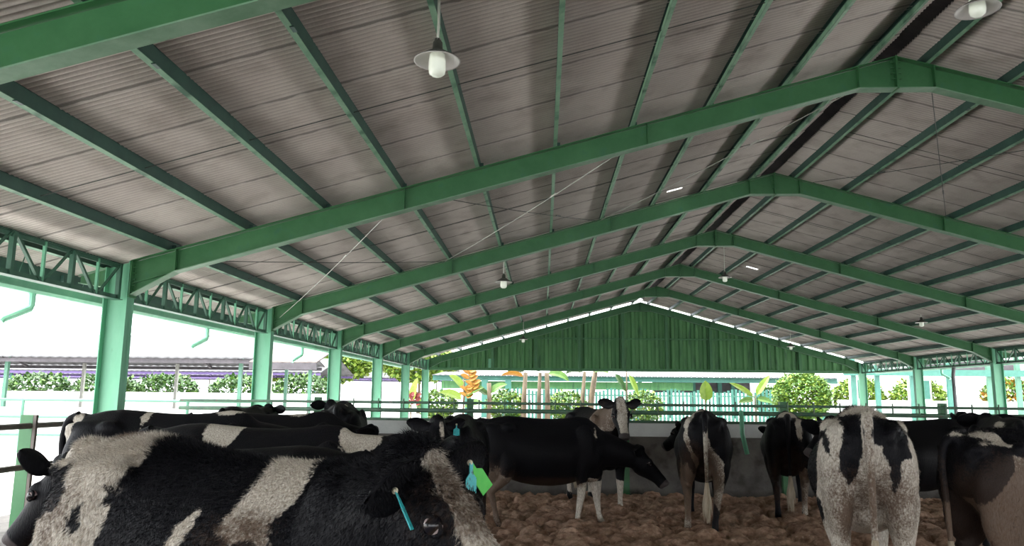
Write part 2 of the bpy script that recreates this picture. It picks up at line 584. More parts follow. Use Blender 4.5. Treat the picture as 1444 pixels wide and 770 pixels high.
# ------------------------------------------------------------------ portal frames
RD = 0.35
FW = 0.09
def rafter_half(sg, gable=False):
    web, fl, fb = MB(), MB(), MB()
    xi = XA + sg * HS                      # inner column face
    xh = xi - sg * 0.66                    # end of haunch
    xc = XA + sg * 0.55                    # start of ridge haunch
    b = lambda x: ztop(x) - RD
    xs = xi + sg * 0.0
    web.prism_y([(XA, ZA - .02), (xs, ztop(xs) - .02), (xs, ztop(xs) - .523), (xh, b(xh) + .007), (xc, b(xc) + .007), (XA, b(xc) + .007)], -.006, .006)
    def plate(p, q, t=.014, w=FW, fl=None):
        fl = fl or fb
        (xa, za), (xb, zb) = p, q
        fl.prism_y([(xa, za), (xb, zb), (xb, zb + t), (xa, za + t)], -w, w)
    plate((XA, ZA - .014), (xs, ztop(xs) - .014), fl=fl)
    plate((xs, ztop(xs) - .53), (xh, b(xh)))
    plate((xh, b(xh)), (xc, b(xc)))
    plate((xs, b(xs)), (xh, b(xh)), w=.06, fl=fl)
    plate((xc, b(xc)), (XA, b(xc)))
    # outer cantilever carrying the eave
    xo = xi + sg * (CW + 0.42)
    web.prism_y([(xi + sg * CW, ztop(xi + sg * CW) - .02), (xo, ztop(xo) - .02), (xo, ztop(xo) - .12), (xi + sg * CW, ztop(xi + sg * CW) - .30)], -.006, .006)
    plate((xi + sg * CW, ztop(xi + sg * CW) - .014), (xo, ztop(xo) - .014), w=.06)
    plate((xi + sg * CW, ztop(xi + sg * CW) - .31), (xo, ztop(xo) - .13), w=.06)
    st = []
    for x, w in [(xh, .085), (XA + sg * 3.66, .085), (XA + sg * 7.25, .085), (xc, .085)]:
        m = MB()
        m.box(x - .006, x + .006, -w, w, b(x) + .01, ztop(x) - .01)
        st.append(m)
    end = MB()
    end.box(xi - sg * .02 - .008, xi - sg * .02 + .008, -.1, .1, ztop(xi) - .55, ztop(xi) - .02)
    for k in range(5):
        z = ztop(xi) - .10 - .09 * k
        end.tube([(xi - sg * .075, -.05, z), (xi - sg * .01, -.05, z)], .011, 6)
    rg = MB()
    if sg < 0:
        rg.box(XA - .012, XA + .012, -.1, .1, b(xc) - .01, ZA)
        for k in range(4):
            for s2 in (-1, 1):
                z = ZA - .09 - .085 * k
                rg.tube([(XA + s2 * .012, -.05, z), (XA + s2 * .07, -.05, z)], .011, 6)
    return web, fl, fb, st, end, rg


def column(sg):
    xi = XA + sg * HS
    xo = xi + sg * CW
    zt = ztop(xi) - .01
    zo = ztop(xo) - .01
    web = MB().prism_y([(xi, 0), (xo, 0), (xo, zo), (xi, zt)], -.006, .006)
    f = MB()
    f.box(min(xi, xi + sg * .014), max(xi, xi + sg * .014), -.10, .10, 0, zt)
    f.box(min(xo, xo - sg * .014), max(xo, xo - sg * .014), -.10, .10, 0, zo)
    f.box(min(xi, xo) - .05, max(xi, xo) + .05, -.16, .16, 0, .02)
    return web, f


frame_where = ['nearest of all, crossing the top left corner', 'second nearest, meeting the big column at far left',
               'third from the camera', 'fourth from the camera', 'fifth from the camera', 'sixth from the camera',
               'farthest, framing the green gable wall']
proto = None
for i in range(7):
    y = Y1 + BAY * (i - 1)
    if proto is None:
        proto = empty('portal_frame', (0, 0, 0))
        for sg in (-1, 1):
            web, fl, fb, st, end, rg = rafter_half(sg)
            r_ = web.build('rafter', M['green'], proto)
            fl.build('flange', M['green'], r_)
            fb.build('flange', M['flange'], r_)['label'] = 'dusty green lower flange, coloured lighter for light from below'
            for s_ in st:
                s_.build('stiffener_plate', M['green'], r_)
            end.build('end_plate', M['green'], r_)
            if rg.v:
                rg.build('ridge_plate', M['green'], proto)
            cw, cf = column(sg)
            c_ = cw.build('column', M['green_col'], proto)
            cf.build('flange', M['green_col'], c_)
        o = proto
    else:
        o = copy_tree(proto)
    o.location = (0, y, 0)
    tag(o, 'green steel portal frame, ' + frame_where[i], 'portal frame', 'steel portal frames carrying the barn roof')

# ------------------------------------------------------------------ purlins
off = [0.42 + 1.145 * k for k in range(10)] + [HS + .42, HS + 1.12]
PY0, PY1 = -6.5, 41.35
def purlin(sg, d):
    x = XA + sg * d
    z = ztop(x)
    w = .038
    m = MB()
    dn = sg                                 # downslope direction in x
    t = .006
    H = ZROOF - .022
    zz = lambda q: ztop(x + q) 
    m.prism_y([(x, z), (x + dn * t, z), (x + dn * t, z + H), (x, z + H)], PY0, PY1)
    fl = MB()
    fl.prism_y([(x, z - .0005), (x + dn * w * 1.4, zz(dn * w * 1.4)), (x + dn * w * 1.4, zz(dn * w * 1.4) + t), (x, z + t)], PY0, PY1)
    m.prism_y([(x, z + H - t), (x + dn * w * 1.4, zz(dn * w * 1.4) + H - t), (x + dn * w * 1.4, zz(dn * w * 1.4) + H), (x, z + H)], PY0, PY1)
    fl.prism_y([(x + dn * w * 1.4, zz(dn * w * 1.4)), (x + dn * w * 1.4 - dn * t, zz(dn * w * 1.4)), (x + dn * w * 1.4 - dn * t, zz(dn * w * 1.4) + .075), (x + dn * w * 1.4, zz(dn * w * 1.4) + .075)], PY0, PY1)
    # cleats bolted on each rafter
    for i in range(7):
        y = Y1 + BAY * (i - 1)
        m.box(min(x, x - dn * .05), max(x, x - dn * .05), y - .006 + .05, y + .006 + .05, z, z + .10)
        m.box(x - .02, x + .02, y + .9, y + 1.0, z - .012, z)
    return m, fl
for sg, side in ((-1, 'left'), (1, 'right')):
    for k, d in enumerate(off):
        m, fl = purlin(sg, d)
        o = m.build('purlin', M['purlin'])
        fl.build('flange', M['purlin_lit'], o)['label'] = 'dusty green lower flange, coloured lighter for light from below'
        tag(o, 'long green steel purlin under the %s roof slope, %s one down from the ridge' % (side, ORD[k]), 'purlin', 'purlins under the roof sheets')

# sag rods between the purlins, one line per third of a bay on each slope
k = 0
for sg, side in ((-1, 'left'), (1, 'right')):
    for i in range(6):
        y = Y1 + BAY * (i - 1) + 3.0
        m = MB()
        xa, xb = XA + sg * .45, XA + sg * (HS + .3)
        m.tube([(xa, y, ztop(xa) + .05), (xb, y, ztop(xb) + .05)], .006, 5)
        tag(m.build('sag_rod', M['darkwire']), 'thin dark rod running down the %s roof slope in the %s bay from the camera' % (side, ORD[i]), 'rod', 'sag rods between the purlins')

# wire cross bracing under the roof
def brace(p, q, label, m='wire', r=.007):
    p, q = Vector(p), Vector(q)
    mb = MB()
    mid = p.lerp(q, .5) + Vector((0, 0, -.04))
    mb.tube([p, p.lerp(mid, .5) - Vector((0, 0, .01)), mid, mid.lerp(q, .5) - Vector((0, 0, .01)), q], r, 5)
    t = p.lerp(q, .72) + Vector((0, 0, -.02))
    d = (q - p).normalized() * .09
    mb.tube([t - d, t + d], r * 2.0, 6)
    tag(mb.build('bracing_wire', M[m]), label, 'bracing wire', 'bracing wires under the roof')
def under(x, y, dz=-.02): return (x, y, ztop(x) + dz)
y1, y2 = Y1 + .15, Y1 + BAY - .15
brace(under(XL + .2, y2, -.3), under(-2.4, y1, -.33), 'pale bracing wire between the second and third frames, lowest on the left slope')
brace(under(-2.2, y2, -.03), under(1.1, y1, -.3), 'pale bracing wire crossing the middle of the left slope behind the second frame')
brace(under(1.3, y2, -.03), under(4.5, y1, -.33), 'pale bracing wire near the ridge behind the second frame')
brace(under(XL + .3, y1, -.03), under(-2.2, y2, -.03), 'dark bracing rod lowest on the left slope behind the second frame', 'darkwire')
brace(under(-2.0, y1, -.03), under(1.2, y2, -.03), 'dark bracing rod crossing the middle of the left slope behind the second frame', 'darkwire')
brace(under(XA + .6, y1, -.33), under(XA + 3.66, y2, -.03), 'dark bracing rod just right of the ridge behind the second frame', 'darkwire')
brace(under(XA + 3.7, y1, -.03), under(XA + .8, y2, -.03), 'dark bracing rod crossing right slope towards the ridge behind the second frame', 'darkwire')

# ------------------------------------------------------------------ lattice girders at the eaves
def girder(sg):
    root = empty('lattice_girder')
    x = XA + sg * (HS + .13)
    zt, zb = ztop(x) - .04, ztop(x) - .55
    L = BAY - .2
    root_y0 = .1
    def ang(m, y0, y1, z, up):
        m.box(x - .035, x + .035, y0, y1, z - .004, z + .004)
        m.box(x - .004, x + .004, y0, y1, min(z, z + up * .06), max(z, z + up * .06))
    t = MB(); ang(t, root_y0, root_y0 + L, zt, -1); t.build('top_chord', M['truss'], root)
    b = MB(); ang(b, root_y0, root_y0 + L, zb, 1); b.box(x - .07, x + .07, root_y0, root_y0 + L, zb - .012, zb - .004); b.build('bottom_chord', M['truss'], root)
    n = 5
    step = L / n
    for k in range(n + 1):
        y = root_y0 + step * k
        y = min(max(y, root_y0 + .03), root_y0 + L - .03)
        MB().box(x - .03, x + .03, y - .028, y + .028, zb, zt).build('post', M['truss'], root)
    for k in range(n):
        ya, yb = root_y0 + step * k, root_y0 + step * (k + 1)
        ym = (ya + yb) / 2
        MB().box(x - .018, x + .018, ym - .015, ym + .015, zb, zt).build('hanger', M['green_col'], root)
        for (u, v, w) in ((ya + .03, ym - .03, .024), (yb - .03, ym + .03, .013)):
            d = MB()
            dy = w
            d.prism_x([(u - dy, zt), (u + dy, zt), (v + dy, zb), (v - dy, zb)], x - .02, x + .02)
            d.build('diagonal', M['truss'], root)
    return root
for sg, side in ((-1, 'left'), (1, 'right')):
    pg = None
    for i in range(6):
        if sg > 0 and i < 2: continue
        y = Y1 + BAY * (i - 1)
        if pg is None:
            pg = girder(sg); o = pg
        else:
            o = copy_tree(pg)
        o.location = (0, y, 0)
        tag(o, 'green lattice girder under the %s eave in the %s bay from the camera' % (side, ORD[i]), 'girder', 'lattice girders between the columns')

# ------------------------------------------------------------------ gutters
for sg, side in ((-1, 'left'), (1, 'right')):
    root = empty('gutter')
    x = XA + sg * (HS + .93)
    z = 2.87
    m = MB()
    pr = [(x - .11, z + .17), (x - .09, z + .04), (x - .05, z), (x + .05, z), (x + .09, z + .04), (x + .11, z + .17),
          (x + .10, z + .17), (x + .08, z + .05), (x + .045, z + .012), (x - .045, z + .012), (x - .08, z + .05), (x - .10, z + .17)]
    for y in [j * 6.0 - 7 for j in range(8)]:
        m.prism_y(pr, y, min(y + 5.998, 41.5))
    m.build('trough', M['pale_green'], root)
    hg = MB()
    for k in range(33):
        y = -6 + 1.45 * k
        hg.tube([(x - .1, y, z + .17), (x - .02, y, ztop(x) + ZROOF - .03)], .008, 5)
        hg.tube([(x + .1, y, z + .17), (x + .02, y, ztop(x) + ZROOF - .03)], .008, 5)
    hg.build('hangers', M['truss'], root)
    for y in ((10.15, 15.7, 22.1) if sg < 0 else (22.4, 34.4)):
        MB().tube([(x, y, z + .02), (x, y, z - .16), (x - sg * .0, y - .02, z - .21), (x + sg * .16, y - .30, z - .38), (x + sg * .17, y - .33, z - .42)], .05, 10).build('downpipe', M['pale_green'], root)
    tag(root, 'pale green rain gutter along the %s eave with short outlet pipes' % side, 'gutter')

# ------------------------------------------------------------------ far gable wall
YG = Y1 + BAY * 5
def gable():
    root = empty('gable_wall', (0, 0, 0))
    tag(root, 'green corrugated gable wall closing the far end of the roof', 'gable wall')
    zb = 2.97
    ns = 6
    pitch = .42
    vs, fs = [], []
    xs = np.arange(XL + .1, XR - .1, pitch / ns)
    for i, x in enumerate(xs):
        ph = (i % ns) / ns
        yy = YG + .16 + (0.045 if ph < .34 else (-0.0 if ph < .5 else -.045 if ph < .84 else 0.0))
        zt = ztop(x) - .05
        vs += [(x, yy, zb), (x, yy, max(zt, zb + .02))]
    for i in range(len(xs) - 1):
        fs.append((2 * i, 2 * i + 2, 2 * i + 3, 2 * i + 1))
    m = MB().add(vs, fs)
    o = m.build('sheeting', M['gable'], root)
    s = o.modifiers.new('thickness', 'SOLIDIFY'); s.thickness = .006
    MB().box(XL, XR, YG - .02, YG + .10, zb - .10, zb + .04).build('bottom_beam', M['green'], root)
    MB().box(XL + 5.4, XR - 5.4, YG + .02, YG + .10, 4.56, 4.64).build('girt', M['green'], root)
    for k in range(-4, 5):
        x = XA - 0.2 + 2.31 * k * 1.0 - .75
        if XL + 1 < x < XR - 1:
            MB().box(x - .07, x + .07, YG - .04, YG + .10, zb, ztop(x) - .2).build('post', M['green'], root)
    MB().box(-2.9, -2.6, YG + .02, YG + .14, zb, 3.5).build('brace_plate', M['green_col'], root)
gable()

# ------------------------------------------------------------------ pendant lamps
def lamp(z_cord):
    root = empty('pendant_lamp')
    MB().tube([(0, 0, z_cord), (.004, 0, z_cord * .6), (-.004, 0, z_cord * .3), (.0, 0, .23)], .012, 8).build('cord', M['cable'], root)
    s = MB()
    s.lathe([(.0, .20), (.035, .20), (.04, .13), (.06, .115), (.19, .035), (.20, .03), (.20, .025), (.185, .03), (.06, .10), (.0, .105)], n=32)
    o = s.build('shade', M['enamel'], root, True)
    cp = MB()
    cp.lathe([(0, .235), (.028, .23), (.03, .205), (.04, .20), (.045, .135), (.065, .121), (.17, .053), (.196, .037), (.0, .16)], n=32)
    cp.build('cap', M['shade_top'], o, True)
    b = MB()
    b.lathe([(0, .10), (.05, .10), (.066, .085), (.072, .02), (.074, -.05), (.066, -.085), (.04, -.105), (0, -.11)], n=24)
    b.build('bulb', M['glass_bulb'], root, True)
    h = MB()
    for k in range(3):
        h.box(-.03 + .025 * k, -.022 + .025 * k, -.05, .05, .215, .223)
    h.build('hanger_bracket', M['wire'], root)
    return root
lamps = [(-0.91, 6.15, 4.34, 'white pendant lamp hanging largest and nearest, upper left of centre'),
         (4.20, 7.10, 5.26, 'pendant lamp cut off by the top edge near the right corner'),
         (-0.90, 17.3, 4.08, 'small white pendant lamp below the third frame, left of centre'),
         (-0.89, 34.8, 4.05, 'tiny white pendant lamp against the green gable, left side'),
         (13.1, 27.0, 4.16, 'small white pendant lamp under the right slope between frames'),
         (12.1, 38.0, 4.02, 'tiny white pendant lamp against the gable edge, right side'),
         (5.70, 24.0, 5.25, 'dark capped pendant lamp under the ridge, beyond the third frame')]
for x, y, z, lab in lamps:
    o = lamp(ztop(x) + .08 - z)
    o.location = (x, y, z)
    if x > 4 and y < 8:
        [q for q in KIDS(o) if q.name.startswith('bulb')][0].location.z = .07
    tag(o, lab, 'lamp', 'pendant lamps under the roof')

# ------------------------------------------------------------------ pen fences
def hfence_x(x0, x1, y, rails, posts, mat_r, mat_p, label, stubs=None, ph=1.5, r=.028, pw=.05):
    root = empty('pipe_fence', (0, 0, 0)); tag(root, label, 'fence')
    for z, rr in rails:
        MB().tube([(x0, y, z), (x1, y, z)], rr, 10).build('rail', mat_r, root, True)
    for x in posts:
        MB().box(x - pw, x + pw, y + .03, y + .03 + 2 * pw, 0, ph).build('post', mat_p, root)
    if stubs:
        for x in stubs:
            MB().tube([(x, y - .02, stubs_z[0]), (x, y - .02, stubs_z[1])], .012, 6).build('bar', mat_r, root)
    return root
stubs_z = (1.30, 1.49)
hfence_x(XL + .25, XR - .25, 12.25, [(1.43, .022), (1.31, .034), (1.17, .022)], [-3.6 + 2.45 * k for k in range(9)], M['rail'], M['green'],
         'dark green pipe fence along the back of the pen', stubs=[-3.4 + .40 * k for k in range(48)])
# leaning green pipe hung on the fence
lp = MB().tube([(3.07, 12.185, 1.36), (3.08, 12.185, 1.0), (3.14, 12.185, .70)], .035, 10).build('drain_pipe', M['green_col'], None, True)
tag(lp, 'short green pipe hanging off the back fence between two cows', 'pipe')
# back wall and feed trough
w_ = MB().box(XL, XR, 12.36, 12.52, 0, .93).build('wall_back', M['concrete']); tag(w_, kind='structure')
w_ = MB().box(XL + .4, XR, 13.6, 13.75, 0, 1.10).build('wall_alley', M['pale_concrete']); tag(w_, kind='structure')

def fence_y():
    root = empty('pipe_fence', (0, 0, 0)); tag(root, 'green post fence with two brown rails at the left edge', 'fence')
    x = -5.96
    for z in (1.15, .685):
        MB().tube([(x, 2.0, z), (x, 12.2, z)], .035, 10).build('rail', M['rail_brown'], root, True)
    for y in (3.3, 8.86):
        MB().box(x - .12, x + .03, y - .01, y + .04, 0, 1.275).build('post', M['green'], root)
        MB().box(x + .04, x + .075, y - .02, y + .02, .0, 1.275).build('stake', M['rail_brown'], root)
fence_y()

# ------------------------------------------------------------------ outside, left: sheds, rails, hedge
def tilt_roof(m, x0, x1, ya, za, yb, zb, waves=.2, t=.05):
    n = int((x1 - x0) / waves)
    vs, fs = [], []
    for i in range(n + 1):
        x = x0 + (x1 - x0) * i / n
        dz = .03 if i % 2 else 0
        vs += [(x, ya, za + dz), (x, yb, zb + dz), (x, ya, za + dz - t), (x, yb, zb + dz - t)]
    for i in range(n):
        a = 4 * i
        fs += [(a, a + 1, a + 5, a + 4), (a + 2, a + 6, a + 7, a + 3), (a, a + 4, a + 6, a + 2), (a + 1, a + 3, a + 7, a + 5)]
    return m.add(vs, fs)

def open_shed(x0, x1, y0, y1, ze, zr, label, roof, fascia, post, sp, name='open_shed', gable_end=True):
    root = empty(name, (0, 0, 0)); tag(root, label, 'shed')
    ym = (y0 + y1) / 2
    for (ya, za, yb, zb) in ((y0 - .6, ze, ym, zr), (y1 + .6, ze, ym, zr)):
        m = MB(); tilt_roof(m, x0 - .6, x1 + .6, ya, za, yb, zb); m.build('roof', roof, root)
    MB().box(x0 - .5, x1 + .5, y0 - .5, y0 - .38, ze - .22, ze - .06).build('fascia', fascia, root)
    MB().box(x0 - .5, x1 + .5, y1 + .38, y1 + .5, ze - .22, ze - .06).build('fascia', fascia, root)
    x = x1 - .4
    while x > x0:
        MB().box(x - .07, x + .07, y0 - .07, y0 + .07, 0, ze + .05).build('post', post, root)
        MB().box(x - .07 - 1.6, x + .07 - 1.6, y1 - .07, y1 + .07, 0, ze + .05).build('post', M['wire'], root)
        MB().prism_x([(y0 - .4, ze - .16), (ym, zr - .2), (y1 + .4, ze - .16), (y1 + .4, ze - .06), (ym, zr - .08), (y0 - .4, ze - .06)], x - .05, x + .05).build('truss', fascia, root)
        x -= sp
    for z in (.5, .85, 1.2):
        MB().tube([(x0, y0, z), (x1, y0, z)], .035, 6).build('rail', post, root)
    return root
open_shed(-50, -11.9, 31, 39, 2.95, 4.15, 'long open cattle shed with pale roof outside the left columns', M['white_roof'], M['dark_soffit'], M['mint_light'], 4.9)
open_shed(-70, -15.5, 52, 60, 3.0, 4.1, 'second open shed behind the long one, with a violet fascia', M['white_roof'], M['purple'], M['mint'], 5.2)
open_shed(-95, -9, 72, 80, 3.1, 4.5, 'farthest pale roofed shed in the left background', M['white_roof'], M['purple'], M['mint'], 6)

def rail_fence(pts, zs, sp, label, mt):
    root = empty('yard_fence', (0, 0, 0)); tag(root, label, 'fence')
    a, b = Vector(pts[0]), Vector(pts[1])
    for z in zs:
        MB().tube([a + Vector((0, 0, z)), b + Vector((0, 0, z))], .035, 8).build('rail', mt, root)
    n = int((b - a).length / sp)
    for k in range(n + 1):
        p = a.lerp(b, k / n)
        MB().tube([p, p + Vector((0, 0, max(zs) + .02))], .04, 8).build('post', mt, root)
rail_fence([(-22, 19.5, 0), (-6.9, 19.5, 0)], (1.33, .9, .45), 1.9, 'mint green rail fence in the yard left of the barn', M['mint_light'])
yw = MB().box(-30, -7.2, 23.5, 23.7, 0, 1.05).build('yard_wall', M['pale_concrete']); tag(yw, 'low white wall outside the left columns', 'wall')
yw = MB().box(-50, -9.5, 43.5, 43.7, 0, 1.55).build('yard_wall', M['white_wall']); tag(yw, 'farther white wall below the hedge bushes, left background', 'wall')

def blob_bush(name, c, r, h, n, ms, label, leaf=.09, cat='bush', seed=1, trunk=None, stuff=False):
    rr = np.random.default_rng(seed)
    root = empty(name, (c[0], c[1], 0)); tag(root, label, cat)
    mbs = [MB() for _ in ms]
    for k in range(n):
        u = rr.normal(size=3); u /= np.linalg.norm(u)
        rad = rr.uniform(.55, 1.0) ** .5
        p = Vector((u[0] * r * rad, u[1] * r * rad, c[2] + h / 2 + u[2] * h / 2 * rad))
        d = Vector(rr.normal(size=3)).normalized()
        e = d.cross(Vector((0, 0, 1))).normalized()
        s = leaf * rr.uniform(.6, 1.4)
        q = d * s; w = e * s * .45
        f = d.cross(e) * s * .12
        mb = mbs[rr.integers(len(ms))]
        mb.add([p, p + q * .5 + w + f, p + q, p + q * .5 - w + f], [(0, 1, 2), (0, 2, 3)])
    for mb, mm in zip(mbs, ms):
        mb.build('foliage', mm, root)
    t = MB()
    t.tube([(0, 0, 0), (0.03, 0, c[2] * .6 + .2), (0, .02, c[2] + h * .5)], [.05 * max(r, 1), .04 * max(r, 1), .02], 7)
    for a in range(4):
        t.tube([(0, 0, c[2] * .5 + .2), (r * .5 * math.cos(a * 1.6), r * .5 * math.sin(a * 1.6), c[2] + h * .6)], [.025, .01], 5)
    t.build('trunk', M['stem'], root)
    return root
hx = [(-31, 46.5, 'green hedge bush between the two left sheds, left of the first column'),
      (-27, 47, 'round hedge bush second from the left between the sheds'), (-23, 46.5, 'hedge bush just left of the first big column'),
      (-18.8, 47.5, 'hedge bush just right of the first big column'), (-14.5, 46.5, 'hedge bush left of the third column')]
for k, (x, y, lab) in enumerate(hx):
    blob_bush('bush', (x, y, .9), 1.9, 1.75, 2200, (M['leaf'], M['leaf_dark'], M['leaf_dark']), lab, .22, seed=20 + k)
for k, (x, y, r, h, lab) in enumerate([(-17.5, 64.4, 3.2, 3.0, 'yellow green tree crown above the shed, left of the third column'), (-10.6, 66, 3.3, 3.2, 'yellow green tree crown above the shed, right of the third column'), (-25.0, 67, 3.2, 3.0, 'yellow green tree behind the brown shed roof')]):
    blob_bush('tree', (x, y, 2.6), r, h, 5000, (M['leaf'], M['leaf_yellow'], M['leaf_yellow']), lab, .35, 'tree', seed=40 + k)

# dark roofed lean-to whose end shows between second and third columns
root = empty('lean_to_shed', (0, 0, 0)); tag(root, 'small dark brown roofed shed between the second and third columns', 'shed')
m = MB(); tilt_roof(m, -11.2, -8.6, 29, 2.75, 33, 3.75); m.build('roof', M['brown_roof'], root)
MB().box(-11.2, -8.6, 29.0, 29.1, 2.45, 2.72).build('fascia', M['dark_soffit'], root)
for x in (-11, -8.9):
    MB().box(x - .06, x + .06, 29.2, 29.32, 0, 2.7).build('post', M['mint_light'], root)
    MB().box(x - .06, x + .06, 32.7, 32.82, 0, 3.6).build('post', M['mint_light'], root)

# ------------------------------------------------------------------ outside, far end: green shed, pale fence, plants
root = empty('green_shed', (0, 0, 0)); tag(root, 'long green shed with mint beam seen under the gable wall', 'shed')
MB().box(-8, 21, 56, 56.25, 2.62, 2.98).build('beam', M['mint'], root)
MB().prism_y([(-7.5, 2.05), (11, 2.05), (11, 2.62), (-7.5, 2.62)], 57.2, 57.3).build('side_panel', M['gable'], root)
for x in (-5.4, -4.2, -2.5, 17.2, 19.8):
    MB().box(x - .22, x + .22, 55.9, 56.2, 0, 2.7).build('post', M['mint'], root)
m = MB(); tilt_roof(m, -8, 21, 55.6, 3.0, 62, 3.4); m.build('roof', M['white_roof'], root)
for x in (7.5, 9.7, 11.6, 13.6, 14.6):
    MB().box(x - .14, x + .14, 60, 60.3, 0, 2.9).build('inner_post', M['mint'], root)
MB().box(8.5, 16, 60.4, 60.5, 1.9, 2.9).build('back_panel', M['dark_soffit'], root)

root = empty('slat_fence', (0, 0, 0)); tag(root, 'pale green slatted fence beyond the far end of the barn', 'fence')
m = MB()
x = -3.0
while x < 16:
    m.box(x, x + .16, 52, 52.03, -.04, 2.0 + .12 * math.sin(x * 3.1)); x += .25
m.build('slats', M['mint'], root)
MB().box(-3, 16, 52.03, 52.08, .6, .7).build('rail', M['mint_light'], root)
MB().box(-3, 16, 52.03, 52.08, 1.6, 1.7).build('rail', M['mint_light'], root)

def banana_leaf(mb, base, d, L, W, droop=.5, n=9, roll=.95):
    base, d = Vector(base), Vector(d).normalized()
    side = d.cross(Vector((0, 0, 1)))
    side = side.normalized() if side.length > .05 else Vector((1, 0, 0))
    side = Matrix.Rotation(roll, 3, d) @ side
    p = base.copy()
    prev = None
    th = .012
    for i in range(n + 1):
        t = i / n
        w = W * (math.sin(math.pi * min(1, t * .92 + .08)) ** .7) * (0.12 if t < .12 else 1)
        nrm = side.cross(d)
        row = [p - side * w + nrm * w * .35, p, p + side * w + nrm * w * .35]
        row += [q - nrm * th for q in row]
        if prev:
            mb.add(prev + row, [(0, 1, 7, 6), (1, 2, 8, 7), (3, 9, 10, 4), (4, 10, 11, 5), (0, 6, 9, 3), (2, 5, 11, 8)])
        prev = row
        d = (d + Vector((0, 0, -droop / n))).normalized()
        side = (side - d * side.dot(d)).normalized()
        p = p + d * (L / n)

def banana(name, loc, stems, leaves, label, flowers=None, lm='leaf', cat='plant'):
    root = empty(name, loc); tag(root, label, cat)
    for pts, r in stems:
        MB().tube(pts, r, 9).build('stem', M['stem'], root, True)
    for (b, d, L, W, dr, mm) in leaves:
        mb = MB(); banana_leaf(mb, b, d, L, W, dr, roll=0 if abs(d[0]) < .1 else .95); mb.build('leaf', M[mm or lm], root)
    for c, rad, mm in (flowers or []):
        mb = MB()
        for k in range(6):
            banana_leaf(mb, (c[0], c[1], c[2] - .10 * k), (math.cos(k * 2.4) * .9, .1, .5), rad, rad * .3, .1, 5)
        mb.build('flower', M[mm], root)
    return root
Yb = 45.5
def px(x, Y=Yb):      # lateral place for a plant row given as a bearing
    return (x - 766) / 1080 * Y
banana('heliconia', (px(655), Yb, 0), [([(0, 0, 0), (.05, 0, 1.5), (0, 0, 2.5)], .06)],
       [((0, 0, 1.2), (-1, 0, 1.0), 1.5, .28, .9, 'leaf_yellow'), ((0, 0, 1.4), (1, 0, 1.2), 1.4, .26, .9, 'leaf'), ((0, 0, 1.9), (-.6, 0, 1.2), 1.2, .25, 1.0, 'leaf_yellow'), ((0, 0, .8), (1, -.3, .9), 1.4, .25, 1.0, 'leaf')],
       'orange flowering heliconia beyond the far columns, left', [((.35, -.1, 2.9), .6, 'flower'), ((.55, -.1, 2.2), .55, 'flower'), ((.2, -.1, 1.9), .5, 'flower')])
banana('heliconia', (px(690), Yb + .5, 0), [([(0, 0, 0), (.05, 0, 1.2), (0, 0, 2.3)], .13)],
       [((0, 0, 1.6), (1, 0, 1.3), 1.3, .24, .9, 'leaf'), ((0, 0, 1.5), (-1, 0, 1.1), 1.2, .22, .9, 'leaf_dark')],
       'dark stemmed leafy plant right of the orange heliconia')
banana('red_flower_plant', (px(582), Yb, 0), [([(0, 0, 0), (.0, 0, 1.0)], .04)],
       [((0, 0, 1.0), (.3, 0, 1.5), 1.6, .3, .2, 'leaf_yellow'), ((0, 0, .7), (-.8, 0, 1.0), .9, .2, .8, 'leaf')],
       'red flowering plant between the last two left columns', [((0, -.1, 1.5), .45, 'red'), ((.3, -.1, 1.45), .4, 'red')])
banana('banana_plant', (px(742), Yb, 0), [([(-.1, 0, 0), (-.08, 0, 1.5), (.0, 0, 2.9)], [.17, .15, .12]), ([(.8, 0, 0), (.8, 0, 1.6), (.85, 0, 2.9)], [.13, .12, .1]), ([(1.3, 0, 0), (1.3, 0, 1.6), (1.25, 0, 2.9)], [.17, .15, .13])],
       [((0, 0, 2.6), (-1, 0, .7), 1.5, .16, 1.0, 'flower'), ((0, 0, 2.9), (-.6, 0, .6), 1.2, .25, 1.6, 'leaf_dark'), ((1.2, 0, 2.8), (1, 0, .5), 1.5, .25, 1.4, 'leaf'), ((.8, 0, 2.9), (.1, -.5, .6), 1.3, .22, 1.6, 'leaf_dark')],
       'group of three brown banana stems under the gable, left of centre')
banana('banana_plant', (px(824), Yb, 0), [([(-.2, 0, 0), (-.1, 0, 1.6), (.02, 0, 3.0)], [.14, .12, .09]), ([(.3, 0, 0), (.42, 0, 1.6), (.65, 0, 3.0)], [.20, .18, .14])],
       [((.5, 0, 2.9), (.5, -.4, .6), 1.2, .2, 1.5, 'leaf'), ((0, 0, 2.9), (-.6, 0, .6), 1.2, .2, 1.6, 'leaf_dark')],
       'pair of pale dry banana stems under the gable centre')
banana('banana_plant', (px(880), Yb - 1, 0), [([(0, 0, 0), (.0, 0, 2.0), (.0, 0, 3.2)], [.06, .05, .03])],
       [((-.7, 0, 2.95), (.55, 0, -.9), 1.3, .20, .1, 'leaf_dark'), ((.1, 0, 2.9), (.45, 0, -1), 1.4, .2, .1, 'leaf_yellow')],
       'banana leaves hanging down right of the dry stems')
banana('banana_plant', (px(980), Yb - 2, 0), [([(0, 0, 0), (.0, 0, 1.0), (.0, 0, 1.4)], [.05, .04, .03])],
       [((0.05, 0, 1.25), (0, .05, 1), 1.25, .36, .02, 'leaf_yellow')],
       'single upright bright yellow green leaf beyond the back fence')
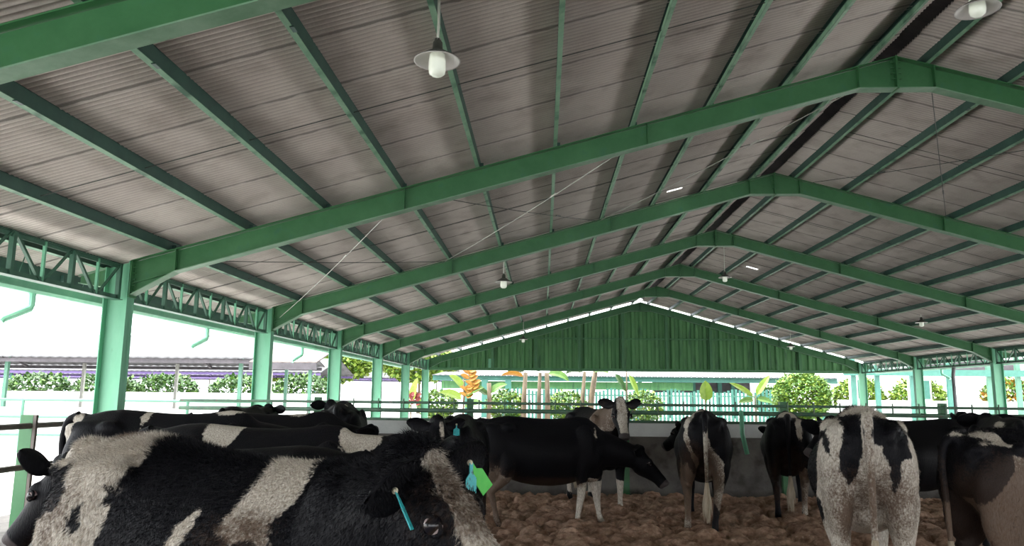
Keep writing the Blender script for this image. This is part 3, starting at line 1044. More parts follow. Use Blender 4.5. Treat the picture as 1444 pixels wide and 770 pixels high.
banana('banana_plant', (px(1052), Yb - 1, 0), [([(0, 0, 0), (.0, 0, 1.0), (.0, 0, 1.7)], [.06, .05, .03])],
       [((0, 0, 1.5), (-1, 0, 1.0), 1.7, .16, .5, 'leaf_yellow'), ((0, 0, 1.6), (.6, 0, 1), 1.5, .22, .2, 'leaf_yellow'), ((0, 0, 1.5), (1, 0, .1), 1.0, .2, .6, 'leaf'), ((0, 0, 1.4), (-.9, 0, .2), 1.0, .2, .6, 'leaf')],
       'spreading young banana plant right of the single upright leaf')
blob_bush('bush', (px(1122, 48), 48, .2), 1.75, 3.0, 6500, (M['leaf'], M['leaf_yellow'], M['leaf']), 'large light green bush beyond the far right corner', .2, seed=71)
blob_bush('bush', (px(1078, 54), 54.2, .2), 1.0, 2.2, 1800, (M['leaf'], M['leaf_dark']), 'small bush left of the large light green bush', .2, seed=72)
for k, (x, lab) in enumerate([(800, 'low green bush beyond the far fence, by the dry stems'), (905, 'low green bush beyond the far fence, near centre'), (620, 'low green bush beyond the last left column'), (715, 'low green bush beyond the orange flowers')]):
    blob_bush('bush', (px(x, 49), 49, 0), 1.3, 1.9, 1700, (M['leaf'], M['leaf_yellow'], M['leaf_dark']), lab, .2, seed=80 + k)

# right: mint framed building with windows, and its stair posts
root = empty('mint_building', (0, 0, 0)); tag(root, 'mint green framed building outside the right columns', 'building')
def seg(x0, x1, z0, z1, mm, name, y=50.0, t=.2):
    MB().box(x0, x1, y, y + t, z0, z1).build(name, M[mm], root)
seg(19.2, 45, 3.05, 3.45, 'mint', 'beam'); seg(19.2, 45, 4.4, 4.7, 'mint_light', 'beam', 51)
seg(25, 31, 3.5, 4.2, 'dark_soffit', 'shade_panel', 52); seg(32, 44, 3.5, 4.1, 'dark_soffit', 'shade_panel', 52)
seg(19.5, 45, 0, 1.5, 'white_wall', 'low_wall', 52)
for x in (19.9, 21.4, 23.6, 25.9, 28.4, 30.2, 33.2, 35.5, 38.2, 41):
    seg(x - .14, x + .14, 0, 4.5, 'mint' if int(x) % 2 else 'mint_light', 'post', 50.3)
for (a, b) in ((20.2, 21.2), (24, 25.5), (33.6, 35.2)):
    f = MB(); f.box(a, b, 51.9, 52, 1.4, 3.0).build('window_frame', M['white_wall'], root)
    f = MB(); f.box(a + .12, (a + b) / 2 - .05, 51.85, 51.9, 1.6, 2.8); f.box((a + b) / 2 + .05, b - .12, 51.85, 51.9, 1.6, 2.8); f.build('pane', M['mint'], root)
m = MB(); tilt_roof(m, 26, 46, 60, 3.5, 66, 4.5); m.build('roof', M['white_roof'], root)
for k, (x, y, lab) in enumerate([(27.5, 58, 'green yellow shrub behind the mint building, between right columns'), (33.5, 57, 'shrub behind the mint building near the right edge'), (38.5, 57, 'bright shrub at the far right edge outside'), (24, 60, 'pale shrub behind the mint building windows')]):
    blob_bush('bush', (x, y, .2), 1.9, 3.0, 3500, (M['leaf'], M['leaf_yellow'], M['flower'] if k == 1 else M['leaf_yellow']), lab, .25, seed=90 + k)
# white drain pipe beside far right column
dp = MB().tube([(17.22, 33.0, 3.0), (17.2, 33.0, 2.9), (17.15, 33.0, 2.6), (17.15, 33.0, 0)], .07, 10).build('downpipe', M['white_roof'], None, True)
tag(dp, 'pale drainpipe bending down beside the second last right column', 'pipe')


# ------------------------------------------------------------------ cows
TRUNK = [  # x, top, bottom, half width, power, top narrowing, bottom narrowing
    (-.80, 1.22, 1.03, .10, 2.2, .1, .2), (-.77, 1.29, .96, .155, 2.4, .25, .2), (-.68, 1.345, .88, .20, 2.5, .35, .15),
    (-.55, 1.375, .76, .235, 2.5, .38, .15), (-.42, 1.385, .62, .265, 2.5, .30, .15), (-.28, 1.375, .575, .285, 2.3, .42, .15),
    (-.10, 1.36, .545, .325, 2.2, .50, .12), (.10, 1.355, .54, .345, 2.2, .52, .12), (.28, 1.365, .56, .325, 2.2, .56, .15),
    (.42, 1.39, .60, .275, 2.2, .62, .2), (.54, 1.375, .64, .24, 2.2, .55, .25), (.66, 1.29, .70, .20, 2.2, .4, .3),
    (.76, 1.18, .78, .15, 2.2, .2, .3), (.81, 1.08, .86, .08, 2.0, .1, .1)]
HEAD = [(-.20, .055, .06), (-.08, .085, .095), (.04, .098, .112), (.16, .110, .125), (.30, .112, .130), (.42, .098, .120), (.56, .076, .100),
        (.70, .066, .083), (.82, .067, .074), (.92, .072, .068), (.99, .060, .055), (1.03, .035, .035)]
LEGS = {
    'fl': [(.50, .13, 1.06, .06), (.50, .16, .93, .108), (.52, .165, .74, .092), (.54, .155, .58, .062), (.555, .15, .44, .052), (.55, .15, .37, .044), (.548, .15, .22, .033), (.555, .15, .13, .040), (.585, .15, .075, .040)],
    'hl': [(-.47, .14, 1.08, .07), (-.47, .165, .93, .125), (-.46, .185, .78, .118), (-.52, .185, .64, .082), (-.62, .175, .55, .058), (-.70, .165, .475, .047), (-.685, .16, .38, .040), (-.665, .155, .24, .034), (-.66, .155, .14, .042), (-.62, .155, .075, .040)]}
HL = 0.50


def sd_poly(pts, poly):
    P = np.array(poly)
    d = np.full(len(pts), 1e9)
    inside = np.zeros(len(pts), bool)
    n = len(P)
    for i in range(n):
        a, b = P[i], P[(i + 1) % n]
        e = b - a
        w = pts - a
        t = np.clip((w @ e) / (e @ e + 1e-12), 0, 1)
        q = w - t[:, None] * e
        d = np.minimum(d, (q ** 2).sum(1))
        c = (a[1] <= pts[:, 1]) != (b[1] <= pts[:, 1])
        with np.errstate(divide='ignore', invalid='ignore'):
            xi = a[0] + (pts[:, 1] - a[1]) / (b[1] - a[1]) * e[0]
        inside ^= c & (pts[:, 0] < xi)
    d = np.sqrt(d)
    return np.where(inside, d, -d)


class Cow:
    def __init__(s, label, loc, deg, scale=1.0, poll=(1.12, 0, 1.36), hdir=(.8, 0, -.6), hroll=0.0, legs=None, base=-.2, coat=(), dirt=(),
                 tail=None, tail_mat='switch', tuft=True, voxel=.017, hair=0, tags=(), ear=(.85, -.25, -.25), fat=1.0, udder=False, eye=True, sag=0.0, ear_left=None):
        s.loc, s.deg, s.k = loc, deg, scale
        s.base, s.coat, s.dirt = base, coat, dirt
        s.P = Vector(poll)
        s.d = Vector(hdir).normalized()
        sd = Vector((0, 0, 1)).cross(s.d).normalized()
        s.s = (Matrix.Rotation(hroll, 3, s.d) @ sd)
        s.n = s.d.cross(s.s)
        root = empty('cow', loc, R(deg), label, 'cow', None)
        s.root = root
        m = MB()
        secs = []
        for x, zt, zb, hw, p, tk, bk in TRUNK:
            zt -= sag * max(x + .45, 0)
            secs.append(((x, 0, (zt + zb) / 2), (0, 1, 0), (0, 0, 1), hw * fat, (zt - zb) / 2, p, tk, bk))
        m.loft(secs, 36)
        for sg in (-1, 1):
            m.ellipsoid((-.43, sg * .190, 1.245), (.10, .070, .060))       # hook bone
            m.ellipsoid((-.60, sg * .145, 1.25), (.20, .06, .05))
            m.ellipsoid((-.755, sg * .115, 1.205), (.055, .045, .05))       # pin bone
            m.ellipsoid((-.56, sg * .165, 1.0), (.225, .125, .29))           # thigh
            m.ellipsoid((-.60, sg * .175, .80), (.15, .085, .22))
            m.ellipsoid((.50, sg * .175, 1.0), (.145, .085, .30))           # shoulder
            m.ellipsoid((.60, sg * .14, .90), (.12, .08, .16))
        m.ellipsoid((-.76, 0, 1.315), (.09, .045, .045))                    # tail head
        m.ellipsoid((.58, 0, .72), (.16, .12, .13))                         # brisket
        if udder:
            m.ellipsoid((-.46, 0, .66), (.20, .14, .14))
        else:
            m.ellipsoid((-.42, 0, .70), (.14, .10, .07))
        # legs
        s.hoofs = []
        legs = legs or {}
        for key in ('fl', 'fr', 'hl', 'hr'):
            sg = 1 if key[1] == 'l' else -1
            dx, dy = legs.get(key, (0, 0))
            pts, rs = [], []
            zt = LEGS[key[0] + 'l'][0][2]
            for x, y, z, r in LEGS[key[0] + 'l']:
                f = 1 - (z / zt)
                lift = 0.0
                pts.append((x + dx * f, sg * (y + dy * f), z + lift)); rs.append(r)
            # refine for smooth tubes
            pp, rr = [], []
            for i in range(len(pts) - 1):
                for t in (0, .5):
                    pp.append(Vector(pts[i]).lerp(Vector(pts[i + 1]), t)); rr.append(rs[i] * (1 - t) + rs[i + 1] * t)
            pp.append(Vector(pts[-1])); rr.append(rs[-1])
            m.tube(pp, rr, 14)
            if key[0] == 'h':                                              # hock point
                h = Vector(pts[5]); m.ellipsoid(h + Vector((-.025, 0, .03)), (.035, .028, .05))
            else:
                h = Vector(pts[4]); m.ellipsoid(h, (.048, .046, .06))
            e = Vector(pts[-1])
            s.hoofs.append(e)
        # neck
        N0 = Vector((.36, 0, 1.03 - sag * .8)); N2 = s.P + s.d * .06 - s.n * .12
        N1 = (N0 + N2) / 2 + Vector((.05, 0, .05)); N1.y *= .6
        secs = []
        for i in range(9):
            t = i / 8
            c = N0 * (1 - t) ** 2 + N1 * 2 * t * (1 - t) + N2 * t ** 2
            T = (N1 - N0) * (1 - t) * 2 + (N2 - N1) * t * 2
            T.normalize()
            u = Vector((0, 0, 1)).cross(T).normalized(); v = T.cross(u)
            hh = .31 * (1 - t) ** 1.2 + .125 * (1 - (1 - t) ** 1.2)
            hw = .19 * (1 - t) + .092 * t
            secs.append((c, u, v, hw, hh, 2.2, .45 * (1 - t), .25))
        m.loft(secs, 28)
        # head
        secs = []
        for t, hw, hh in HEAD:
            c = s.P + s.d * (HL * t) - s.n * (hh + .01)
            secs.append((c, s.s, s.n, hw, hh, 2.6 if t < .6 else 2.3, .10 if t < .5 else .2, .28 if t < .7 else .1))
        m.loft(secs, 28)
        H = s.head
        m.ellipsoid(H(-.02, 0, -.02), (.05, .055, .045), (s.d, s.s, s.n))      # poll
        for sg in (-1, 1):
            m.ellipsoid(H(.13, sg * .050, -.155), (.12, .040, .075), (s.d, s.s, s.n))   # jaw
            m.ellipsoid(H(.150, sg * .078, -.036), (.055, .030, .032), (s.d, s.s, s.n))  # brow
        m.ellipsoid(H(.44, 0, -.125), (.07, .05, .035), (s.d, s.s, s.n))        # chin
        tmp = m.build('tmp', M['coat'])
        rm = tmp.modifiers.new('r', 'REMESH'); rm.mode = 'VOXEL'; rm.voxel_size = voxel; rm.use_smooth_shade = True
        sm = tmp.modifiers.new('s', 'SMOOTH'); sm.iterations = int(round(6 * .017 / voxel)) ; sm.factor = .5
        dg = bpy.context.evaluated_depsgraph_get()
        me = bpy.data.meshes.new_from_object(tmp.evaluated_get(dg))
        V = np.empty(len(me.vertices) * 3); me.vertices.foreach_get('co', V); V = V.reshape(-1, 3)
        F = [tuple(p.vertices) for p in me.polygons]
        bpy.data.objects.remove(tmp)
        bpy.data.meshes.remove(me)
        # ears, tail, eyelids join the same skin
        x = MB()
        s.ear = {-1: ear, 1: ear_left or ear}
        for sg in (-1, 1):
            eo, eb, en = s.ear[sg]
            e = (s.s * (sg * eo) + s.d * eb + s.n * en).normalized()
            w = (s.n * .9 - s.d * .55); w = (w - e * w.dot(e)).normalized()
            q = e.cross(w) * (1 if e.cross(w).dot(s.d) > 0 else -1)     # opening faces forward
            base = H(.0, sg * .072, -.045)
            L, nu, nv = .225, 10, 8
            front, back = [], []
            for i in range(nu + 1):
                t = i / nu
                a = .068 * (math.sin(math.pi * (t * .86 + .10)) ** .75) * (1 if t < .93 else .6)
                if t < .15: a = .035 + (a - .035) * t / .15
                c = base + e * (L * t) - q * (.03 * t * t)
                for j in range(nv + 1):
                    u = -1 + 2 * j / nv
                    cup = .028 * (1 - t * .6) * u * u
                    p = c + w * (a * u) + q * cup
                    front.append(p + q * .004); back.append(p - q * (.006 + .006 * (1 - u * u)))
            o = len(front)
            fs = []
            for i in range(nu):
                for j in range(nv):
                    k = i * (nv + 1) + j
                    fs.append((k, k + 1, k + nv + 2, k + nv + 1)); fs.append((k + o, k + nv + 1 + o, k + nv + 2 + o, k + 1 + o))
                for j in (0, nv):
                    k = i * (nv + 1) + j
                    fs.append((k, k + nv + 1, k + nv + 1 + o, k + o))
            for j in range(nv):
                k = nu * (nv + 1) + j
                fs.append((k, k + 1, k + 1 + o, k + o))
            x.add(front + back, fs)
            # eyelids
            ec, en_ = H(.165, sg * .1045, -.062), (s.s * sg + s.d * .22 + s.n * .12).normalized()
            a1 = (s.d - en_ * s.d.dot(en_)).normalized(); a2 = en_.cross(a1)
            ring = [ec + en_ * .010 + a1 * (.029 * math.cos(t)) + a2 * (.0165 * math.sin(t)) for t in [2 * math.pi * k / 20 for k in range(21)]]
            x.tube(ring, .0075, 8)
        tl = tail or [(-.77, 0, 1.33), (-.85, 0, 1.29), (-.885, 0, 1.15), (-.875, 0, .95), (-.865, 0, .75), (-.86, 0, .55)]
        cr = []
        for i in range(len(tl) - 1):
            p0, p1, p2, p3 = [Vector(tl[min(max(i + q, 0), len(tl) - 1)]) for q in (-1, 0, 1, 2)]
            for k in range(4):
                t = k / 4
                cr.append(.5 * ((2 * p1) + (p2 - p0) * t + (2 * p0 - 5 * p1 + 4 * p2 - p3) * t * t + (3 * p1 - p0 - 3 * p2 + p3) * t ** 3))
        cr.append(Vector(tl[-1]))
        x.tube(cr, [.040 - .024 * (i / (len(cr) - 1)) ** .6 for i in range(len(cr))], 10)
        n0 = len(V)
        XV = np.array([tuple(v) for v in x.v])
        V = np.vstack([V, XV])
        F = F + [tuple(i + n0 for i in f) for f in x.f]
        me = bpy.data.meshes.new('body')
        me.from_pydata((V * s.k).tolist(), [], F)
        me.polygons.foreach_set('use_smooth', [True] * len(me.polygons))
        me.materials.append(M['coat'])
        C = s.field(V)
        at = me.attributes.new('coat', 'FLOAT_COLOR', 'POINT')
        at.data.foreach_set('color', np.c_[C, np.ones(len(C))].ravel())
        me.update()
        body = bpy.data.objects.new('body', me)
        COL.objects.link(body); body.parent = root
        s.body = body
        # hoofs
        for e in s.hoofs:
            hb = MB()
            for q in (-1, 1):
                secs = []
                for z, a, b, cx in ((0.0, .058, .024, .020), (.03, .054, .024, .014), (.06, .046, .022, .004), (.085, .038, .020, -.006)):
                    secs.append(((e.x + cx, e.y + q * .024, z), (1, 0, 0), (0, 1, 0), a, b, 2.4, 0, 0))
                hb.loft(secs, 14)
            s.part(hb, 'hoof', M['hoof'])
        if tuft:
            t = MB()
            e = Vector(tl[-1]); pv = (Vector(tl[-1]) - Vector(tl[-2])).normalized()
            rr = random.Random(3)
            pts = [e - pv * .08, e, e + pv * .12, e + pv * .24, e + pv * .34]
            pts = [Vector((p.x, p.y, max(p.z, .06))) for p in pts]
            t.tube(pts, [.018, .030, .040, .032, .006], 9)
            for k in range(26):
                a = rr.uniform(0, 6.28); r0 = rr.uniform(.01, .045)
                o_ = Vector((math.cos(a) * r0, math.sin(a) * r0, 0))
                l_ = rr.uniform(.18, .36)
                t.tube([e + o_ * .3 - pv * .03, e + o_ + pv * l_ * .5, e + o_ * 1.1 + pv * l_], [.008, .009, .002], 5)
            s.part(t, 'tail_tuft', M[tail_mat], True)
        if eye:
            for sg in (-1, 1):
                c = H(.165, sg * .1045, -.062)
                ax = (s.s * sg + s.d * .22 + s.n * .05).normalized()
                b = MB(); b.ellipsoid((0, 0, 0), (.027, .027, .027), None, 20, 14)
                a1 = (s.d - ax * s.d.dot(ax)).normalized()
                iris = [1 - abs(Vector(v).normalized().dot(a1)) for v in b.v]
                b.v = [tuple(Vector(v) + c) for v in b.v]
                o = s.part(b, 'eye', M['eye'], True)
                aa = o.data.attributes.new('iris', 'FLOAT', 'POINT'); aa.data.foreach_set('value', iris)
            for sg in (-1, 1):
                b = MB(); b.ellipsoid(H(.485, sg * .040, -.045), (.016, .010, .018), (s.d, s.s, s.n), 10, 6)
                s.part(b, 'nostril', M['shade_top'], True)
        for tg in tags:
            s.ear_tag(*tg)
        if hair:
            s.hair(hair)

    def head(s, a, b, c):
        return s.P + s.d * a + s.s * b + s.n * c

    def part(s, mb, name, m, smooth=False):
        mb.v = [tuple(Vector(v) * s.k) for v in mb.v]
        return mb.build(name, m, s.root, smooth)

    def field(s, V):
        n = len(V)
        F = np.full(n, float(s.base))
        for op in s.coat:
            sgn, kind = op[0], op[1]
            if kind == 'e':
                q = (V - np.array(op[2])) / np.array(op[3])
                sd = (1 - np.sqrt((q ** 2).sum(1))) * min(op[3])
            elif kind == 'h':        # ellipsoid in the head's own frame
                W = V - np.array(s.P)
                L = np.c_[W @ np.array(s.d), W @ np.array(s.s), W @ np.array(s.n)]
                q = (L - np.array(op[2])) / np.array(op[3])
                sd = (1 - np.sqrt((q ** 2).sum(1))) * min(op[3])
            elif kind == 's':        # polygon on one flank (side +1 left, -1 right, 0 both)
                sd = sd_poly(V[:, [0, 2]], op[3])
                if op[2]:
                    sd = np.minimum(sd, V[:, 1] * op[2] + .03)
                if len(op) > 4:
                    sd = np.minimum(sd, op[4] - V[:, 0])
            elif kind == 'r':        # polygon on the rump seen from behind (y, z)
                sd = np.minimum(sd_poly(V[:, [1, 2]], op[2]), op[3] - V[:, 0])
            F = np.maximum(F, sd) if sgn == 'w' else np.minimum(F, -sd)
        D = np.full(n, -.16) + .35 * np.clip((.45 - V[:, 2]) / .45, 0, 1)
        for c, r, st in s.dirt:
            q = (V - np.array(c)) / np.array(r)
            D = np.maximum(D, st * np.clip(1.3 - np.sqrt((q ** 2).sum(1)), 0, 1) - .05)
        W = V - np.array(s.P)
        L = np.c_[W @ np.array(s.d), W @ np.array(s.s), W @ np.array(s.n)]
        q = (L - np.array((.49, 0, -.07))) / np.array((.065, .10, .085))
        B = (1 - np.sqrt((q ** 2).sum(1))) * .065
        return np.c_[F, D, B]

    def ear_tag(s, sg, cols, spread, size, ear_t=.45, drop=(0, 0, -1)):
        eo, eb, en = s.ear[sg]
        e = (s.s * (sg * eo) + s.d * eb + s.n * en).normalized()
        w = (s.n * .9 - s.d * .55); w = (w - e * w.dot(e)).normalized()
        q = e.cross(w) * (1 if e.cross(w).dot(s.d) > 0 else -1)
        c0 = s.head(.0, sg * .072, -.045) + e * (.215 * ear_t) + q * .012
        for k, cn in enumerate(cols):
            dn = Vector(drop).normalized()
            ang = spread[k]
            sd = q.cross(dn).normalized()
            dn = (dn * math.cos(ang) + sd * math.sin(ang)).normalized()
            sd = q.cross(dn).normalized()
            qq = dn.cross(sd).normalized()
            h, w2 = size
            prof = [(-.007, 0), (-.007, .030), (-w2 * .5, .045), (-w2 * .5, h), (w2 * .5, h), (w2 * .5, .045), (.007, .030), (.007, 0)]
            c = c0 + qq * (.004 * k)
            vs = [c + sd * a + dn * b for a, b in prof] + [c + sd * a + dn * b + qq * .003 for a, b in prof]
            nn = len(prof)
            fs = [tuple(range(nn)), tuple(range(2 * nn - 1, nn - 1, -1))] + [(i, (i + 1) % nn, (i + 1) % nn + nn, i + nn) for i in range(nn)]
            o = s.part(MB().add(vs, fs), 'ear_tag', M[cn])
            o['label'] = 'cyan plastic ear tag' if cn == 'tag_cyan' else 'bright green plastic ear tag'
        pm = MB(); pm.ellipsoid(c0, (.009, .009, .009), None, 8, 6); pm.v = [tuple(Vector(v) * s.k) for v in pm.v]
        pm.build('tag_pin', M['tag_pin'], s.root, True)

    def hair(s, count):
        me = s.body.data
        me.calc_loop_triangles()
        n = len(me.vertices)
        V = np.empty(n * 3); me.vertices.foreach_get('co', V); V = V.reshape(-1, 3)
        Nn = np.empty(n * 3); me.vertices.foreach_get('normal', Nn); Nn = Nn.reshape(-1, 3)
        C = np.empty(n * 4); me.attributes['coat'].data.foreach_get('color', C); C = C.reshape(-1, 4)
        T = np.empty(len(me.loop_triangles) * 3, int); me.loop_triangles.foreach_get('vertices', T); T = T.reshape(-1, 3)
        a, b, c = V[T[:, 0]], V[T[:, 1]], V[T[:, 2]]
        ar = np.linalg.norm(np.cross(b - a, c - a), axis=1)
        cen = (a + b + c) / 3
        nz = Nn[T[:, 0]]
        top = np.clip((cen[:, 2] / s.k - 1.2) / .12, 0, 1)
        ar = ar * (cen[:, 2] > .62 * s.k) * (1 + 1.5 * top)
        r = np.random.default_rng(9)
        idx = r.choice(len(T), count, p=ar / ar.sum())
        uv = r.random((count, 2)); fl = uv.sum(1) > 1; uv[fl] = 1 - uv[fl]
        p = a[idx] + (b - a)[idx] * uv[:, :1] + (c - a)[idx] * uv[:, 1:]
        nn = nz[idx] / np.linalg.norm(nz[idx], axis=1)[:, None]
        flow = np.tile(np.array([[-.55, 0, -.75]]), (count, 1))
        flow -= nn * (flow * nn).sum(1)[:, None]
        flow /= np.linalg.norm(flow, axis=1)[:, None] + 1e-6
        tp = np.clip((p[:, 2] / s.k - 1.27) / .06, 0, 1)[:, None]
        d = nn * (.32 + .5 * tp) + flow * (.9 - .3 * tp) + r.normal(size=(count, 3)) * .22
        d /= np.linalg.norm(d, axis=1)[:, None]
        L = (r.uniform(.010, .022, (count, 1)) + tp * r.uniform(0, .016, (count, 1))) * s.k
        sd = np.cross(d, r.normal(size=(count, 3))); sd /= np.linalg.norm(sd, axis=1)[:, None]
        w = .0011
        vs = np.empty((count, 3, 3))
        vs[:, 0] = p - sd * w; vs[:, 1] = p + sd * w; vs[:, 2] = p + d * L
        hm = bpy.data.meshes.new('hair')
        hm.vertices.add(count * 3); hm.vertices.foreach_set('co', vs.ravel())
        hm.loops.add(count * 3); hm.loops.foreach_set('vertex_index', np.arange(count * 3))
        hm.polygons.add(count); hm.polygons.foreach_set('loop_start', np.arange(count) * 3)
        hm.update()
        at = hm.attributes.new('coat', 'FLOAT_COLOR', 'POINT')
        cc = C[T[idx, 0]]
        at.data.foreach_set('color', np.repeat(cc, 3, axis=0).ravel())
        hm.materials.append(M['coat'])
        o = bpy.data.objects.new('hair', hm)
        COL.objects.link(o); o.parent = s.root
        o['kind'] = 'stuff'


def place(deg, tailx, taily, k):
    """root position so that the tail head stands at (tailx, taily)"""
    a = R(deg)
    return (tailx + .76 * k * math.cos(a), taily + .76 * k * math.sin(a), 0)


# A: foreground cow, right flank to the camera
cowA = Cow('big foreground cow, black and cream, showing its flank and one eye, cream blaze', place(-18, -1.83, 3.12, 1.0), -18, 1.0,
    poll=(1.0, -.455, 1.385), hdir=(.68, -.08, -.72), voxel=.011, hair=150000, sag=.08, ear=(.85, .34, -.10), ear_left=(1.0, .15, .20),
    coat=[('w', 's', -1, [(-.9, 1.45), (-.42, 1.42), (-.36, 1.36), (-.34, 1.32), (-.345, 1.265), (-.36, 1.20), (-.41, 1.205), (-.42, 1.15), (-.38, 1.14), (-.42, 1.01), (-.45, .80), (-.95, .75)]),
          ('w', 'e', (-.72, .1, 1.30), (.26, .22, .16)),
          ('b', 's', -1, [(-.84, 1.26), (-.64, 1.275), (-.62, 1.23), (-.58, 1.19), (-.60, 1.14), (-.70, 1.09), (-.86, 1.10)]),
          ('b', 's', -1, [(-.53, 1.14), (-.49, 1.15), (-.47, 1.08), (-.50, 1.05), (-.53, 1.07)]),
          ('w', 's', 0, [(.15, 1.43), (.30, 1.43), (.345, 1.30), (.355, 1.22), (.30, 1.13), (.33, 1.06), (.22, 1.07), (.19, 1.055), (.12, 1.095), (.155, 1.22), (.165, 1.34)]),
          ('w', 's', -1, [(.02, 1.165), (.01, 1.10), (-.01, 1.05), (-.03, .95), (-.09, .95), (-.065, 1.05), (-.055, 1.105), (-.03, 1.135)]),
          ('w', 'h', (.26, -.01, .03), (.36, .085, .10)), ('b', 'h', (-.05, 0, 0), (.055, .12, .05))],
    dirt=[((.2, -.25, 1.08), (.2, .3, .10), .36), ((-.6, -.2, 1.05), (.2, .2, .2), .22), ((1.08, -.47, 1.24), (.16, .16, .2), .34), ((-.55, 0, 1.40), (.12, .08, .06), .45)],
    tags=[(-1, ['tag_cyan'], [0.0], (.105, .024), .55, (.55, 0, -1)), (1, ['tag_green', 'tag_cyan'], [.75, .0], (.115, .045), .55)])
# B: behind A on the left, looking left
cowB = Cow('dark cow behind the foreground one, facing left, head over the left edge', (-1.635, 4.02, 0), 178, .93, ear=(.7, -.1, .45),
    poll=(.98, .02, 1.27), hdir=(.55, -.05, -.76), voxel=.014,
    coat=[('w', 'e', (.75, 0, 1.34), (.14, .3, .05))], dirt=[])
# C, P: the farther cows of the left row
cowC = Cow('dark cow with thin white shoulder stripe in the middle of the left group', place(2, -3.68, 6.1, 1.0), 2, 1.02,
    poll=(1.10, 0, 1.22),
    coat=[('w', 'e', (-.20, 0, 1.38), (.035, .3, .10)), ('w', 'e', (.42, 0, 1.42), (.16, .3, .07)), ('w', 'e', (-.75, 0, 1.25), (.05, .3, .12))])
cowP = Cow('black and white cow at the back of the left group', place(3, -3.28, 7.2, 1.0), 3, 1.0,
    poll=(.97, 0, 1.2), hdir=(.4, 0, -.9),
    coat=[('w', 'e', (.22, 0, 1.42), (.13, .3, .09)), ('w', 'e', (-.35, 0, 1.42), (.20, .3, .05))])
cowD = Cow('long black cow with two cream back patches behind the foreground cow', place(-3, -2.55, 5.0, 1.0), -3, .98,
    poll=(1.08, .15, 1.28), hdir=(.15, .5, -.85),
    coat=[('w', 'e', (-.24, 0, 1.36), (.12, .4, .20)), ('w', 'e', (.66, 0, 1.32), (.13, .3, .13))])
cowE = Cow('dark cow facing the camera with cream forehead mark and square cyan ear tag', (-.87, 7.9, 0), 268, .98,
    poll=(1.10, 0, 1.34), hdir=(.5, .2, -.8),
    coat=[('w', 'h', (.10, .02, 0), (.09, .03, .06))], tags=[(1, ['tag_cyan'], [0], (.10, .07), .5)])
cowF = Cow('distant dark cow seen end on above the left group, near the third column', (-2.62, 10.2, 0), 98, 1.04,
    poll=(1.05, .3, 1.38), coat=[('w', 'e', (-.5, -.1, 1.40), (.06, .05, .05))])
cowQ = Cow('distant dark cow seen end on above the left group, near the second column', (-4.05, 10.4, 0), 92, 1.0)
cowG = Cow('all black cow walking right with white forelegs, centre of the pen', place(0, -.70, 9.25, .93), 0, .95,
    poll=(1.24, 0, 1.00), hdir=(.50, 0, -.62), legs={'fl': (.18, 0), 'fr': (-.16, 0), 'hl': (-.1, 0), 'hr': (.12, 0)},
    coat=[('w', 'e', (.55, 0, .25), (.3, .4, .42)), ('w', 'e', (-.60, -.2, .38), (.30, .13, .42)), ('w', 'e', (.64, -.12, 1.18), (.02, .1, .07))],
    dirt=[((-.6, 0, .5), (.4, .4, .5), .7), ((.1, 0, .6), (.5, .3, .12), .7)])
cowH = Cow('pale faced cow standing behind the black one at the back fence', (.72, 10.85, 0), 285, 1.02, base=-.2,
    poll=(1.02, 0, 1.46), hdir=(.5, -.1, -.7),
    coat=[('w', 'e', (.6, 0, 1.3), (.35, .3, .25)), ('w', 'h', (.2, 0, 0), (.35, .06, .12)), ('w', 'e', (.1, 0, .3), (1, .5, .2))], dirt=[((.6, 0, 1.3), (.5, .4, .3), .5)])
cowI = Cow('black cow seen from behind with white striped hind legs, right of centre', place(80, 1.80, 8.75, 1.0), 80, 1.02,
    poll=(1.05, .22, 1.20), hdir=(.5, .5, -.5), legs={'hl': (.05, .06), 'hr': (-.12, -.09)},
    coat=[('w', 'r', [(.02, 1.42), (.10, 1.40), (.20, 1.28), (.235, 1.12), (.20, .98), (.14, .86), (.10, .75), (.06, .80), (.13, .95), (.185, 1.10), (.165, 1.24), (.09, 1.345), (.0, 1.37)], -.3), ('w', 'e', (-.62, .20, .45), (.2, .10, .46)), ('w', 'r', [(-.2, .8), (-.05, 1.0), (-.02, 1.15), (-.01, .5), (-.15, .3)], -.3), ('w', 'e', (-.87, 0, .80), (.06, .05, .36))],
    dirt=[((-.65, .1, .6), (.3, .3, .5), .7)])
cowJ = Cow('dark cow with cream rump mark, left behind the big spotted one', place(74, 3.02, 9.75, 1.0), 74, 1.0, poll=(1.02, .1, 1.10), hdir=(.4, 0, -.9),
    coat=[('w', 'e', (-.62, 0, 1.37), (.16, .16, .07)), ('w', 'e', (-.74, -.13, 1.22), (.12, .04, .14)), ('w', 'e', (-.6, -.2, .4), (.2, .1, .4))], dirt=[((-.6, 0, .6), (.3, .3, .5), .6)])
cowK = Cow('dark cow with cyan ear tag looking left between two cows seen from behind', (4.22, 9.1, 0), 188, .97,
    poll=(1.05, 0, 1.36), hdir=(.6, .2, -.6), coat=[], tags=[(1, ['tag_cyan'], [1.2], (.10, .05), .5)])
def LP(pts):   # points read against the rump, metres left of the tail and above the ground
    return [(-(a - 1237) / 228, (1.55 - (b - 558) / 210) / 1.09) for a, b in pts]
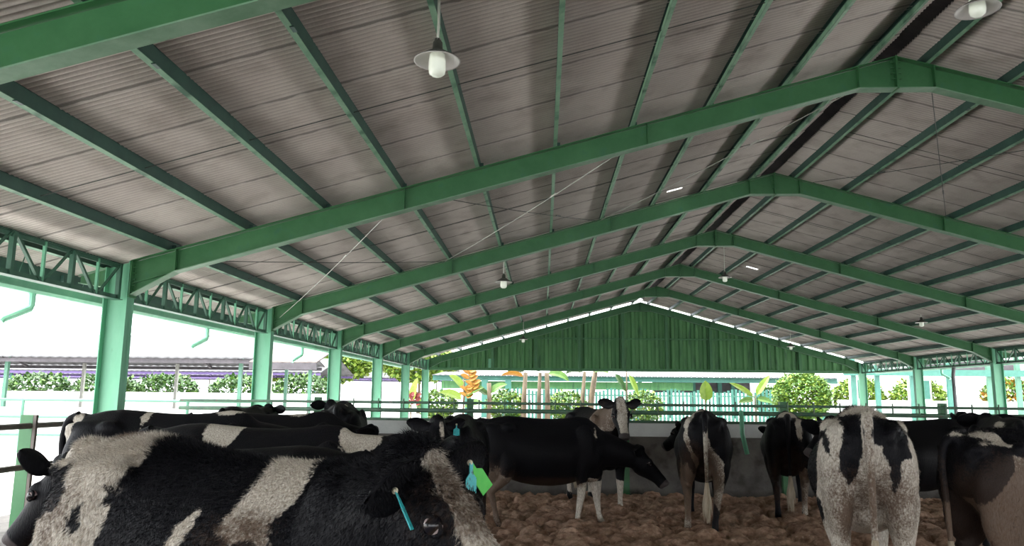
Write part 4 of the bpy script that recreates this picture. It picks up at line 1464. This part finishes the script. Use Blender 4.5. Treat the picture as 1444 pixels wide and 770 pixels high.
cowL = Cow('large black and white cow seen from behind at right', place(72, 2.12, 5.2, 1.08), 72, 1.08, base=.2, voxel=.014, hair=30000, poll=(1.1, .1, 1.22), hdir=(.5, 0, -.85),
    coat=[('b', 'e', (.95, 0, 1.2), (.6, .5, .6)), ('b', 'e', (.1, .1, 1.40), (.50, .3, .30)), ('b', 'e', (.1, .38, 1.05), (.48, .2, .42)), ('b', 'e', (.5, -.3, 1.1), (.5, .3, .5)),
          ('b', 'r', LP([(1203, 580), (1230, 576), (1229, 625), (1222, 660), (1210, 669), (1196, 655), (1198, 630), (1206, 610)]), -.3),
          ('b', 'r', LP([(1177, 602), (1186, 598), (1191, 638), (1184, 630)]), -.3),
          ('b', 'r', LP([(1243, 577), (1278, 584), (1290, 605), (1290, 632), (1276, 638), (1272, 670), (1267, 690), (1261, 672), (1263, 650), (1252, 620), (1240, 612), (1241, 590)]), -.3),
          ('w', 'e', (-.55, .0, 1.42), (.18, .05, .10)),
          ('b', 'e', (-.75, .24, .55), (.06, .05, .10)), ('b', 'e', (-.7, .26, .38), (.05, .04, .05)), ('b', 'e', (-.5, .3, .72), (.10, .05, .08))],
    dirt=[((-.75, 0, .80), (.35, .45, .35), .30), ((-.7, .1, .70), (.2, .12, .2), .45), ((-.88, 0, .9), (.08, .05, .5), .35)])
cowM = Cow('black cow with mud caked brown flank at the right edge', place(13, 2.84, 5.5, .98), 13, .98, voxel=.014, hair=40000,
    coat=[('w', 'r', [(.0, 1.37), (-.08, 1.36), (-.17, 1.32), (-.21, 1.275), (-.17, 1.275), (-.10, 1.32), (-.02, 1.345)], -.5),
          ('w', 's', -1, [(-.82, .72), (-.76, .88), (-.66, 1.0), (-.57, 1.12), (-.53, 1.21), (-.45, 1.20), (-.3, 1.15), (.2, 1.0), (.5, .7), (.5, .4), (-.92, .2)]),
          ('w', 'e', (-.88, 0, .62), (.06, .06, .28))],
    dirt=[((-.3, -.25, .70), (.9, .5, .50), 1.0), ((-.9, 0, .8), (.1, .1, .5), .4)])
cowN = Cow('black cow with small cream patch on its back behind the muddy one', (4.18, 7.25, 0), 68, 1.02,
    coat=[('w', 'e', (-.62, .14, 1.36), (.22, .07, .07))])
cowO = Cow('partly hidden dark cow at the far right edge', (6.1, 9.9, 0), 110, 1.0)
